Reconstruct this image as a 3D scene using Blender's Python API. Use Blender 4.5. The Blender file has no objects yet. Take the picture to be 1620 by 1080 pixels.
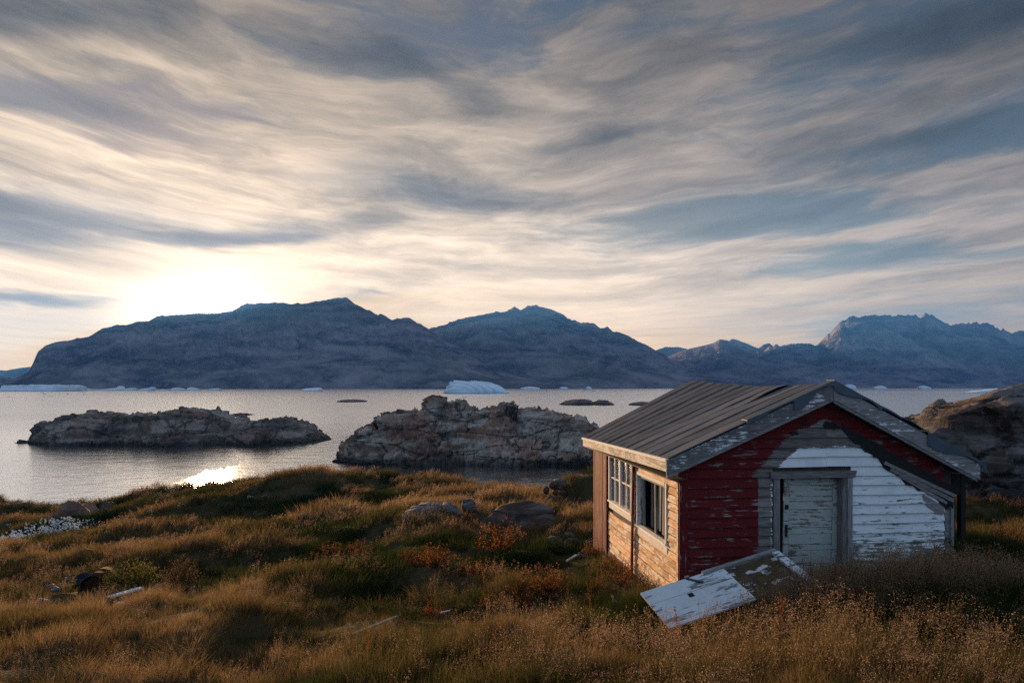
import bpy, bmesh, math, random
import numpy as np
from mathutils import Vector, Matrix

# ------------------------------------------------------------------ camera, light, exposure
SC = bpy.context.scene
COL = SC.collection
CZ = 12.0                       # eye height above the fjord
FPX, CX, HY = 1080.0, 810.0, 610.5

cam_data = bpy.data.cameras.new('camera')
cam_data.lens = 24.0
cam_data.sensor_width = 36.0
cam_data.shift_y = (HY - 540.0) / 1620.0
cam_data.clip_start = 0.05
cam_data.clip_end = 60000.0
cam = bpy.data.objects.new('camera', cam_data)
COL.objects.link(cam)
cam.location = (0, 0, CZ)
cam.rotation_euler = (math.radians(90), 0, 0)
SC.camera = cam

SUN_AZ = math.radians(-24.0)    # left of the view axis (+Y)
SUN_EL = math.radians(5.85)
SUN_DIR = Vector((math.sin(SUN_AZ) * math.cos(SUN_EL), math.cos(SUN_AZ) * math.cos(SUN_EL), math.sin(SUN_EL)))
EXPOSURE = 1.5
SUN_STRENGTH = 5.0
SKY_STRENGTH = 0.05
SKY_TINT = (0.54, 0.42, 0.40)
BACK_FILL = 0.55  # added brightening of the unseen sky behind the camera, fills shaded fronts

SC.view_settings.view_transform = 'Standard'
SC.view_settings.look = 'None'
SC.view_settings.gamma = 1.0
SC.view_settings.use_curve_mapping = False
SC.view_settings.exposure = EXPOSURE
SC.render.engine = 'CYCLES'
SC.cycles.use_denoising = False
SC.cycles.use_adaptive_sampling = False
SC.cycles.max_bounces = 8
SC.cycles.diffuse_bounces = 3
SC.cycles.glossy_bounces = 3
SC.cycles.transmission_bounces = 4
SC.cycles.volume_bounces = 0
SC.cycles.transparent_max_bounces = 8
SC.cycles.caustics_reflective = False
SC.cycles.caustics_refractive = False
SC.cycles.sample_clamp_indirect = 4.0

sun_data = bpy.data.lights.new('sun', 'SUN')
sun_data.energy = SUN_STRENGTH
sun_data.angle = math.radians(0.5)
sun_data.color = (1.0, 0.64, 0.35)
sun = bpy.data.objects.new('sun', sun_data)
COL.objects.link(sun)
sun.rotation_euler = SUN_DIR.to_track_quat('Z', 'Y').to_euler()
sun.location = (0, 0, 60)


# ------------------------------------------------------------------ node graph helper
class G:
    """small builder for shader node graphs: sockets or plain numbers in, sockets out"""
    def __init__(self, tree):
        self.t = tree
        self.n = tree.nodes
        self.l = tree.links

    def node(self, kind, **props):
        n = self.n.new(kind)
        for k, v in props.items():
            setattr(n, k, v)
        return n

    def put(self, sock, v):
        if isinstance(v, bpy.types.NodeSocket):
            self.l.new(v, sock)
        elif v is not None:
            if sock.type == 'RGBA' and hasattr(v, '__len__') and len(v) == 3:
                v = (*v, 1.0)
            elif sock.type == 'RGBA' and not hasattr(v, '__len__'):
                v = (v, v, v, 1.0)
            elif sock.type == 'VECTOR' and not hasattr(v, '__len__'):
                v = (v, v, v)
            sock.default_value = v

    def m(self, op, a, b=None, c=None, clamp=False):
        n = self.node('ShaderNodeMath', operation=op, use_clamp=clamp)
        for i, v in enumerate((a, b, c)):
            if v is not None:
                self.put(n.inputs[i], v)
        return n.outputs[0]

    def add(self, a, b): return self.m('ADD', a, b)
    def sub(self, a, b): return self.m('SUBTRACT', a, b)
    def mul(self, a, b): return self.m('MULTIPLY', a, b)
    def div(self, a, b): return self.m('DIVIDE', a, b)
    def mx(self, a, b): return self.m('MAXIMUM', a, b)
    def mn(self, a, b): return self.m('MINIMUM', a, b)
    def pw(self, a, b): return self.m('POWER', a, b)

    def step(self, v, lo, hi, to0=0.0, to1=1.0, smooth=True):
        n = self.node('ShaderNodeMapRange', interpolation_type='SMOOTHSTEP' if smooth else 'LINEAR', clamp=True)
        for i, x in enumerate((v, lo, hi, to0, to1)):
            self.put(n.inputs[i], x)
        return n.outputs[0]

    def sep(self, v):
        n = self.node('ShaderNodeSeparateXYZ')
        self.put(n.inputs[0], v)
        return n.outputs[0], n.outputs[1], n.outputs[2]

    def comb(self, x, y, z=0.0):
        n = self.node('ShaderNodeCombineXYZ')
        for i, v in enumerate((x, y, z)):
            self.put(n.inputs[i], v)
        return n.outputs[0]

    def vm(self, op, a, b=None):
        n = self.node('ShaderNodeVectorMath', operation=op)
        self.put(n.inputs[0], a)
        if b is not None:
            self.put(n.inputs[3] if op == 'SCALE' else n.inputs[1], b)
        return n.outputs['Value'] if op in ('DOT_PRODUCT', 'LENGTH', 'DISTANCE') else n.outputs[0]

    def noise(self, vec, scale=1.0, detail=4.0, rough=0.5, dist=0.0, col=False, lac=2.0):
        n = self.node('ShaderNodeTexNoise')
        self.put(n.inputs['Vector'], vec)
        self.put(n.inputs['Scale'], scale)
        self.put(n.inputs['Detail'], detail)
        self.put(n.inputs['Roughness'], rough)
        self.put(n.inputs['Lacunarity'], lac)
        self.put(n.inputs['Distortion'], dist)
        return n.outputs['Color'] if col else n.outputs[0]

    def voro(self, vec, scale=1.0, feature='F1', out='Distance', rand=1.0):
        n = self.node('ShaderNodeTexVoronoi', feature=feature)
        self.put(n.inputs['Vector'], vec)
        self.put(n.inputs['Scale'], scale)
        self.put(n.inputs['Randomness'], rand)
        return n.outputs[out]

    def mix(self, f, a, b, blend='MIX'):
        n = self.node('ShaderNodeMix', data_type='RGBA', blend_type=blend)
        n.clamp_factor = True
        self.put(n.inputs[0], f)
        self.put(n.inputs[6], a)
        self.put(n.inputs[7], b)
        return n.outputs[2]

    def scale(self, col, f):
        return self.vm('SCALE', col, f)

    def stretch(self, vec, s, rot=(0, 0, 0), loc=(0, 0, 0)):
        n = self.node('ShaderNodeMapping')
        self.put(n.inputs['Vector'], vec)
        n.inputs['Location'].default_value = loc
        n.inputs['Rotation'].default_value = rot
        n.inputs['Scale'].default_value = s
        return n.outputs[0]

    def ramp(self, f, stops):
        n = self.node('ShaderNodeValToRGB')
        el = n.color_ramp.elements
        while len(el) < len(stops):
            el.new(0.5)
        for e, (p, c) in zip(el, stops):
            e.position = p
            e.color = (*c, 1.0)
        self.put(n.inputs[0], f)
        return n.outputs[0]

    def bump(self, h, strength=0.5, dist=0.02, normal=None):
        n = self.node('ShaderNodeBump')
        self.put(n.inputs['Height'], h)
        n.inputs['Strength'].default_value = strength
        n.inputs['Distance'].default_value = dist
        if normal is not None:
            self.put(n.inputs['Normal'], normal)
        return n.outputs[0]


def new_mat(name):
    m = bpy.data.materials.new(name)
    m.use_nodes = True
    m.node_tree.nodes.clear()
    g = G(m.node_tree)
    out = g.node('ShaderNodeOutputMaterial')
    g.out = out
    return m, g


def principled(g, color, rough=0.8, normal=None, metal=0.0, spec=0.3):
    b = g.node('ShaderNodeBsdfPrincipled')
    g.put(b.inputs['Base Color'], color)
    g.put(b.inputs['Roughness'], rough)
    g.put(b.inputs['Metallic'], metal)
    g.put(b.inputs['Specular IOR Level'], spec)
    if normal is not None:
        g.put(b.inputs['Normal'], normal)
    g.l.new(b.outputs[0], g.out.inputs['Surface'])
    return b


# ------------------------------------------------------------------ sky
world = bpy.data.worlds.new('World')
SC.world = world
world.use_nodes = True
world.node_tree.nodes.clear()


def build_world():
    g = G(world.node_tree)
    out = g.node('ShaderNodeOutputWorld')
    bg = g.node('ShaderNodeBackground')
    g.l.new(bg.outputs[0], out.inputs['Surface'])
    sky = g.node('ShaderNodeTexSky')
    sky.sky_type = 'NISHITA'
    sky.sun_disc = False
    sky.sun_elevation = SUN_EL
    sky.sun_rotation = SUN_AZ
    sky.altitude = 0.0
    sky.air_density = 1.0
    sky.dust_density = 0.6
    sky.ozone_density = 1.6
    tc = g.node('ShaderNodeTexCoord')
    d = tc.outputs['Generated']
    x, y, z = g.sep(d)
    hyp = g.m('SQRT', g.add(g.add(g.mul(x, x), g.mul(y, y)), 1e-5))
    az = g.m('ARCTAN2', x, y)
    el = g.div(g.mx(z, 0.0), hyp)
    # high cirrus sheet: bands lie along the horizon, packed closer towards it, lifting outwards
    lift = g.mul(g.mn(g.mul(az, az), 2.5), 0.30)
    lel = g.sub(g.m('LOGARITHM', g.add(el, 0.10), math.e), lift)
    P = g.comb(g.mul(az, 2.0), g.mul(lel, 2.0), g.mul(g.step(y, 0.2, -0.8), 1.5))
    warp = g.vm('SUBTRACT', g.noise(P, 0.9, 4, 0.55, col=True), (0.5, 0.5, 0.5))
    Pw = g.vm('ADD', P, g.vm('MULTIPLY', warp, (0.9, 0.60, 0)))
    warp2 = g.vm('SUBTRACT', g.noise(Pw, 3.2, 4, 0.6, col=True), (0.5, 0.5, 0.5))
    Pf = g.vm('ADD', Pw, g.vm('MULTIPLY', warp2, (0.26, 0.10, 0)))
    cov = g.noise(g.stretch(Pw, (1.15, 2.3, 1), rot=(0, 0, 0.08), loc=(3.1, 7.7, 0)), 1.0, 8, 0.60)
    fil = g.noise(g.stretch(Pf, (2.2, 6.2, 1), rot=(0, 0, 0.10), loc=(1.3, 2.1, 0)), 1.0, 9, 0.66)
    fil2 = g.noise(g.stretch(Pf, (7.0, 17.0, 1), rot=(0, 0, -0.12), loc=(5.3, 0.4, 0)), 1.0, 7, 0.66)
    dens = g.add(g.add(g.mul(cov, 0.80), g.mul(fil, 0.27)), g.mul(fil2, 0.09))
    dens = g.add(dens, 0.005)
    # a and b: slopes of the viewing direction against the fjord's axis
    yc = g.mx(y, 0.05)
    a = g.div(x, yc)
    b = g.div(z, yc)
    front = g.step(y, 0.05, 0.35)
    wx_, wy_, _ = g.sep(warp2)
    vx_, vy_, _ = g.sep(warp)
    aw = g.add(a, g.add(g.mul(wx_, 0.14), g.mul(vx_, 0.35)))
    bw = g.add(b, g.add(g.mul(wy_, 0.05), g.mul(vy_, 0.12)))

    def blob(pa, pb, ra, rb, tilt=0.0, w=0.5):
        """soft bank of cloud (or a gap) centred on one direction"""
        nz = g.mul(g.sub(fil, 0.5), w)
        ca, sa = math.cos(tilt), math.sin(tilt)
        da, db = g.sub(aw, pa), g.sub(bw, pb)
        u = g.div(g.add(g.mul(da, ca), g.mul(db, sa)), ra)
        v = g.div(g.sub(g.mul(db, ca), g.mul(da, sa)), rb)
        r2 = g.add(g.mul(u, u), g.mul(v, v))
        return g.mul(g.m('EXPONENT', g.mul(g.add(r2, nz), -1.0)), front)

    def px(xx, yy): return ((xx - CX) / FPX, (HY - yy) / FPX)
    # gaps of clear sky and thick bright parts of the deck
    gaps = [(1330, 70, .30, .055, .32, .16), (1010, 25, .22, .05, -.1, .16), (1430, 270, .34, .04, .22, .17), (1180, 335, .26, .030, .05, .12), (860, 205, .10, .02, .1, .13),
            (70, 145, .08, .03, 0, .12), (190, 185, .06, .035, -.3, .09), (340, 160, .16, .014, -.16, .12),
            (560, 70, .12, .05, -.3, .12), (1560, 190, .22, .06, .2, .14), (1470, 420, .28, .05, .0, .16), (170, 235, .045, .014, -.2, .12),
            (410, 258, .05, .008, 0, .10)]
    for (xx, yy, ra, rb, tl, amt) in gaps:
        pa, pb = px(xx, yy)
        dens = g.sub(dens, g.mul(blob(pa, pb, ra, rb, tl), amt * 0.85))
    banks = [(330, 290, .30, .06, .05, .14), (620, 230, .30, .07, -.1, .10), (950, 140, .17, .06, .2, .13), (1150, 105, .26, .04, .28, .12), (1180, 245, .3, .026, .18, .10),
             (90, 60, .12, .05, -.2, .10), (820, 440, .6, .07, 0, .14), (400, 440, .35, .05, 0, .14), (1560, 275, .16, .04, .1, .12), (1420, 374, .25, .0075, .115, .13)]
    for (xx, yy, ra, rb, tl, amt) in banks:
        pa, pb = px(xx, yy)
        dens = g.add(dens, g.mul(blob(pa, pb, ra, rb, tl), amt))
    cloud = g.step(dens, 0.42, 0.63)
    # light: forward scattering round the sun
    s = g.mx(g.vm('DOT_PRODUCT', d, tuple(SUN_DIR)), 0.0)
    ang = g.m('ARCCOSINE', g.mn(s, 1.0))
    wide = g.m('EXPONENT', g.mul(ang, -1.0 / math.radians(31.0)))
    ga = g.div(g.sub(a, SUN_DIR.x / SUN_DIR.y - 0.01), 0.074)
    gb = g.div(g.sub(b, SUN_DIR.z / SUN_DIR.y), 0.031)
    glow = g.mul(g.m('EXPONENT', g.mul(g.pw(g.add(g.mul(ga, ga), g.mul(gb, gb)), 0.75), -1.0)), front)
    # height over the horizon -> thin clouds darken and grey towards the zenith
    lit = g.mul(g.add(g.mul(g.add(0.022, g.mul(wide, 0.55)), g.step(el, 0.20, 0.58, 1.0, 0.44)), g.step(ang, 1.10, 2.0, 0.0, BACK_FILL)), g.mix(front, (1.0, 1.0, 1.0), g.comb(*[g.step(z, 0.30, 0.04, 1.0, g.step(ang, 0.12, 0.60, 1.35, 2.7))] * 3)))
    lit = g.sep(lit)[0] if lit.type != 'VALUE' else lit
    puff = g.noise(g.stretch(Pw, (2.4, 4.4, 1), rot=(0, 0, 0.25), loc=(8.2, 1.7, 0)), 1.0, 7, 0.58)
    lit = g.mul(lit, g.step(puff, 0.30, 0.70, g.step(z, 0.05, 0.25, 0.92, 0.66), g.step(z, 0.05, 0.25, 1.08, 1.34)))
    thin = g.step(g.add(g.mul(fil, 0.6), g.mul(fil2, 0.4)), 0.34, 0.68, g.step(z, 0.05, 0.22, 0.92, 0.78), g.step(z, 0.05, 0.22, 1.06, 1.14))
    ccol = g.mix(g.step(ang, 0.15, 0.95), (1.0, 0.745, 0.50), (1.0, 0.79, 0.63))
    ccol = g.mix(g.step(ang, 1.05, 1.8), ccol, (0.42, 0.74, 1.18))  # blue tint of the added fill, on clouds outside the view
    ccol = g.mix(g.mul(g.step(z, 0.24, 0.03, 0, 0.75), front), ccol, (1.0, 0.68, 0.36))
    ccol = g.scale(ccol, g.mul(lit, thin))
    base = g.scale(sky.outputs[0], SKY_STRENGTH)
    base = g.mix(1.0, base, SKY_TINT, 'MULTIPLY')
    # thin high veil whitens the lower sky
    veil = g.mul(g.step(z, 0.45, 0.02, 0.05, 0.55), front)
    base = g.mix(veil, base, g.scale(g.mix(g.step(a, -0.1, 0.75), (1.0, 0.77, 0.50), (0.86, 0.95, 0.92)), g.mul(lit, 0.80)))
    colr = g.mix(g.mul(cloud, 0.93), base, ccol)
    # dense grey banks in front of the bright deck
    thick = None
    for (xx, yy, ra, rb, tl, amt) in [(30, 352, .26, .052, -.06, 1.15), (300, 375, .22, .028, .10, .9), (690, 295, .24, .032, -.10, .85), (60, 483, .17, .012, -.02, .75),
                                      (520, 345, .22, .026, .2, .55), (60, 5, .36, .05, 0, .85), (590, 90, .26, .045, -.35, .75), (1560, 30, .36, .05, .2, .8), (120, 165, .16, .03, -.1, .6), (1420, 225, .30, .03, .2, .6), (930, 215, .14, .018, .1, .6), (1500, 130, .40, .05, .25, .35), (570, 462, .05, .007, 0.05, .5)]:
        pa, pb = px(xx, yy)
        t = g.mul(blob(pa, pb, ra, rb, tl, 1.3), amt)
        thick = t if thick is None else g.mx(thick, t)
    thick = g.mul(g.step(g.add(thick, g.mul(g.sub(fil, 0.5), 0.30)), 0.12, 0.85), 0.9)
    colr = g.mix(thick, colr, g.scale((0.80, 0.69, 0.62), g.mul(lit, 0.34)))
    # the glare round the sun itself
    gl = g.scale((1.0, 0.86, 0.62), g.mul(glow, 1.5))
    colr = g.vm('ADD', colr, gl)
    # below the horizon: dim ground tone
    colr = g.mix(g.step(z, -0.02, -0.12), colr, (0.02, 0.022, 0.025))
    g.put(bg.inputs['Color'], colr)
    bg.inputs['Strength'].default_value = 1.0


build_world()
world.cycles.sampling_method = 'MANUAL'
world.cycles.sample_map_resolution = 512


# ------------------------------------------------------------------ numpy noise
def _hash(ix, iy, iz, seed):
    h = (ix.astype(np.int64) * 374761393 + iy.astype(np.int64) * 668265263 + iz.astype(np.int64) * 2147483647 + seed * 144665)
    h = (h ^ (h >> 13)) * 1274126177
    h = h & 0x7fffffff
    h = (h ^ (h >> 16)) * 1103515245 & 0x7fffffff
    return ((h >> 7) & 0xffff) / 65535.0


def vnoise(x, y, z=None, seed=0):
    """value noise in 0..1"""
    x = np.asarray(x, float)
    y = np.asarray(y, float)
    z = np.zeros_like(x) if z is None else np.asarray(z, float)
    x, y, z = np.broadcast_arrays(x, y, z)
    ix, iy, iz = np.floor(x), np.floor(y), np.floor(z)
    fx, fy, fz = x - ix, y - iy, z - iz
    fx = fx * fx * fx * (fx * (fx * 6 - 15) + 10)
    fy = fy * fy * fy * (fy * (fy * 6 - 15) + 10)
    fz = fz * fz * fz * (fz * (fz * 6 - 15) + 10)
    r = 0
    for a in (0, 1):
        for b in (0, 1):
            for c in (0, 1):
                w = (fx if a else 1 - fx) * (fy if b else 1 - fy) * (fz if c else 1 - fz)
                r = r + w * _hash(ix + a, iy + b, iz + c, seed)
    return r


def fbm(x, y, z=None, seed=0, octaves=4, gain=0.5, lac=2.03):
    x = np.asarray(x, float)
    y = np.asarray(y, float)
    z = None if z is None else np.asarray(z, float)
    s, a, t = 0.0, 1.0, 0.0
    for o in range(octaves):
        s = s + a * vnoise(x, y, z, seed + 17 * o)
        t += a
        a *= gain
        x, y = x * lac + 11.3, y * lac + 5.7
        if z is not None:
            z = z * lac + 3.1
    return s / t - 0.5          # about -0.5..0.5


def ridged(x, y, z=None, seed=0, octaves=4, gain=0.5, lac=2.1):
    x = np.asarray(x, float)
    y = np.asarray(y, float)
    z = None if z is None else np.asarray(z, float)
    s, a, t = 0.0, 1.0, 0.0
    for o in range(octaves):
        s = s + a * (1.0 - np.abs(2.0 * vnoise(x, y, z, seed + 31 * o) - 1.0))
        t += a
        a *= gain
        x, y = x * lac + 7.1, y * lac + 3.3
        if z is not None:
            z = z * lac + 1.9
    return s / t


def worley(p, seed=0):
    """nearest-cell id value, distance to nearest and to second nearest feature; p is (n,3)"""
    base = np.floor(p)
    n = len(p)
    d1 = np.full(n, 9.0)
    d2 = np.full(n, 9.0)
    cid = np.zeros(n)
    for a in (-1, 0, 1):
        for b in (-1, 0, 1):
            for c in (-1, 0, 1):
                q = base + (a, b, c)
                f = np.stack([_hash(q[:, 0], q[:, 1], q[:, 2], seed + k) for k in (1, 2, 3)], 1)
                dist = np.linalg.norm(q + f - p, axis=1)
                v = _hash(q[:, 0], q[:, 1], q[:, 2], seed + 9)
                near = dist < d1
                d2 = np.where(near, d1, np.minimum(d2, dist))
                cid = np.where(near, v, cid)
                d1 = np.where(near, dist, d1)
    return cid, d1, d2


def facets(p, seed=0):
    """each cell of broken rock gets a plane of its own: offset along that plane's slope"""
    base = np.floor(p)
    n = len(p)
    d1 = np.full(n, 9.0)
    out = np.zeros(n)
    for a in (-1, 0, 1):
        for b in (-1, 0, 1):
            for c in (-1, 0, 1):
                q = base + (a, b, c)
                h = [_hash(q[:, 0], q[:, 1], q[:, 2], seed + k) for k in (1, 2, 3, 4, 5, 6)]
                dv = p - q - np.stack(h[:3], 1)
                dist = np.linalg.norm(dv, axis=1)
                v = (dv * (np.stack(h[3:], 1) - 0.5)).sum(1) * 2.0 + (h[5] - 0.5) * 0.35
                near = dist < d1
                out = np.where(near, v, out)
                d1 = np.where(near, dist, d1)
    return out


def sstep(x, lo, hi):
    t = np.clip((x - lo) / (hi - lo), 0, 1)
    return t * t * (3 - 2 * t)


# ------------------------------------------------------------------ object helpers
def P(px, py, Y):
    """the point of the place that lies Y metres ahead of the eye on the sight line of a photograph pixel"""
    return Vector(((px - CX) / FPX * Y, Y, CZ - (py - HY) / FPX * Y))


def tag(o, label=None, cat=None, group=None, kind=None):
    if label: o['label'] = label
    if cat: o['category'] = cat
    if group: o['group'] = group
    if kind: o['kind'] = kind
    return o


def empty(name, loc=(0, 0, 0), rz=0.0):
    o = bpy.data.objects.new(name, None)
    o.location = loc
    o.rotation_euler = (0, 0, rz)
    o.empty_display_size = 0.3
    COL.objects.link(o)
    return o


def link(name, me, material=None, parent=None, smooth=False):
    if material is not None and not me.materials:
        me.materials.append(material)
    if smooth:
        me.polygons.foreach_set('use_smooth', [True] * len(me.polygons))
    o = bpy.data.objects.new(name, me)
    COL.objects.link(o)
    if parent is not None:
        o.parent = parent
    return o


def mesh(name, verts, faces):
    me = bpy.data.meshes.new(name)
    me.from_pydata([tuple(map(float, v)) for v in verts], [], faces)
    me.update()
    return me


def grid_mesh(name, PX, PY, PZ):
    """quad sheet from three (rows, cols) arrays"""
    r, c = PX.shape
    me = bpy.data.meshes.new(name)
    v = np.stack([PX, PY, PZ], -1).reshape(-1, 3)
    i = np.arange(r * c).reshape(r, c)
    f = np.stack([i[:-1, :-1], i[:-1, 1:], i[1:, 1:], i[1:, :-1]], -1).reshape(-1, 4)
    me.vertices.add(len(v))
    me.vertices.foreach_set('co', v.ravel())
    me.loops.add(len(f) * 4)
    me.loops.foreach_set('vertex_index', f.ravel())
    me.polygons.add(len(f))
    me.polygons.foreach_set('loop_start', np.arange(len(f)) * 4)
    me.polygons.foreach_set('loop_total', np.full(len(f), 4))
    me.update(calc_edges=True)
    return me


def tri_mesh(name, v, f):
    """mesh from numpy verts (n,3) and faces (m,k) of one size k"""
    me = bpy.data.meshes.new(name)
    k = f.shape[1]
    me.vertices.add(len(v))
    me.vertices.foreach_set('co', np.asarray(v, float).ravel())
    me.loops.add(len(f) * k)
    me.loops.foreach_set('vertex_index', np.asarray(f).ravel())
    me.polygons.add(len(f))
    me.polygons.foreach_set('loop_start', np.arange(len(f)) * k)
    me.polygons.foreach_set('loop_total', np.full(len(f), k))
    me.update(calc_edges=True)
    return me


class MB:
    """collects boxes, prisms and tubes into one mesh"""
    def __init__(self):
        self.v, self.f = [], []

    def hexa(self, p8):
        """eight corners: bottom ring then top ring"""
        o = len(self.v)
        self.v += [tuple(p) for p in p8]
        self.f += [tuple(o + k for k in q) for q in ((3, 2, 1, 0), (4, 5, 6, 7), (0, 1, 5, 4), (1, 2, 6, 5), (2, 3, 7, 6), (3, 0, 4, 7))]
        return self

    def box(self, x0, x1, y0, y1, z0, z1):
        return self.hexa([(x0, y0, z0), (x1, y0, z0), (x1, y1, z0), (x0, y1, z0), (x0, y0, z1), (x1, y0, z1), (x1, y1, z1), (x0, y1, z1)])

    def bar(self, a, b, w, h, up=(0, 0, 1)):
        """rectangular bar from a to b: w across, h along up"""
        a, b, up = Vector(a), Vector(b), Vector(up)
        d = (b - a).normalized()
        s = d.cross(up).normalized()
        u = s.cross(d).normalized()
        q = []
        for p in (a, b):
            q.append([p - s * w / 2 - u * h / 2, p + s * w / 2 - u * h / 2, p + s * w / 2 + u * h / 2, p - s * w / 2 + u * h / 2])
        return self.hexa(q[0] + q[1])

    def tube(self, pts, rad, n=8, cap=True):
        pts = [Vector(p) for p in pts]
        if not hasattr(rad, '__len__'):
            rad = [rad] * len(pts)
        o = len(self.v)
        for i, p in enumerate(pts):
            d = (pts[min(i + 1, len(pts) - 1)] - pts[max(i - 1, 0)]).normalized()
            ref = Vector((0, 0, 1)) if abs(d.z) < 0.9 else Vector((1, 0, 0))
            s = d.cross(ref).normalized()
            u = s.cross(d)
            for k in range(n):
                t = 2 * math.pi * k / n
                self.v.append(tuple(p + (s * math.cos(t) + u * math.sin(t)) * rad[i]))
        for i in range(len(pts) - 1):
            for k in range(n):
                self.f.append((o + i * n + k, o + i * n + (k + 1) % n, o + (i + 1) * n + (k + 1) % n, o + (i + 1) * n + k))
        if cap:
            self.f.append(tuple(o + k for k in reversed(range(n))))
            self.f.append(tuple(o + (len(pts) - 1) * n + k for k in range(n)))
        return self

    def build(self, name, material, parent=None, smooth=False):
        me = mesh(name, self.v, self.f)
        bm = bmesh.new()
        bm.from_mesh(me)
        bmesh.ops.recalc_face_normals(bm, faces=bm.faces)
        bm.to_mesh(me)
        bm.free()
        return link(name, me, material, parent, smooth)


rng = np.random.default_rng(7)
random.seed(7)
# ------------------------------------------------------------------ far setting: water, mountains, haze
def mat_water():
    m, g = new_mat('fjord_water')
    pos = g.node('ShaderNodeNewGeometry').outputs['Position']
    dist = g.vm('LENGTH', pos)
    n1 = g.noise(g.stretch(pos, (0.55, 0.80, 1.0), rot=(0, 0, 0.35)), 1.0, 5, 0.62, 0.6)
    n2 = g.noise(g.stretch(pos, (2.6, 4.6, 1.0)), 1.0, 3, 0.6, 0.3)
    big = g.noise(g.stretch(pos, (0.006, 0.02, 1.0)), 1.0, 3, 0.5)
    fade = g.step(dist, 40, 420, 1.0, 0.30)
    n0 = g.noise(g.stretch(pos, (0.15, 0.22, 1.0), rot=(0, 0, -0.3)), 1.0, 4, 0.6, 0.8)
    h = g.mul(g.add(g.add(g.mul(n0, 1.6), g.mul(n1, 0.7)), g.mul(n2, 0.3)), fade)
    nrm = g.bump(h, 0.20, 0.40)
    rough = g.add(g.step(dist, 60, 320, 0.085, 0.28), g.mul(g.sub(big, 0.5), 0.10))
    b = g.node('ShaderNodeBsdfPrincipled')
    b.inputs['Base Color'].default_value = (0.86, 0.87, 0.88, 1)
    g.put(b.inputs['Metallic'], g.step(dist, 25, 80, 0.45, 1.0))
    g.put(b.inputs['Roughness'], rough)
    b.inputs['IOR'].default_value = 1.333
    b.inputs['Specular IOR Level'].default_value = 0.5
    g.put(b.inputs['Normal'], nrm)
    g.l.new(b.outputs[0], g.out.inputs['Surface'])
    return m


def build_water():
    xs = np.array([-6400, -4000, -1500, -400, -100, 0, 100, 400, 1500, 4000, 6400], float)
    ys = np.array([-60, 0, 40, 100, 300, 1000, 3000, 5000, 6990], float)
    X, Y = np.meshgrid(xs, ys)
    o = link('fjord_water', grid_mesh('fjord_water', X, Y, np.zeros_like(X)), mat_water())
    tag(o, 'wide calm grey fjord reflecting the pale evening sky', kind='structure')


def mat_mountain(name, tone):
    m, g = new_mat(name)
    geo = g.node('ShaderNodeNewGeometry')
    pos = geo.outputs['Position']
    streak = g.noise(g.stretch(pos, (0.003, 0.003, 0.012), rot=(0, 0.55, 0)), 1.0, 10, 0.70, 0.5)
    patch = g.noise(g.stretch(pos, (0.0016, 0.0016, 0.0022)), 1.0, 6, 0.6, 0.5)
    fine = g.noise(g.stretch(pos, (0.03, 0.03, 0.012), rot=(0, 0.5, 0)), 1.0, 5, 0.7)
    c = g.mix(g.step(streak, 0.36, 0.64), (0.06 * tone, 0.062 * tone, 0.070 * tone), (0.29 * tone, 0.265 * tone, 0.265 * tone))
    c = g.mix(g.step(patch, 0.45, 0.65, 0, 0.55), c, (0.09 * tone, 0.10 * tone, 0.075 * tone))
    c = g.mix(g.step(fine, 0.50, 0.72, 0, 0.5), c, (0.30 * tone, 0.28 * tone, 0.27 * tone))
    nrm = g.bump(g.add(streak, g.mul(fine, 0.4)), 0.6, 30.0)
    principled(g, c, 0.95, nrm, spec=0.0)
    return m


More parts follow.
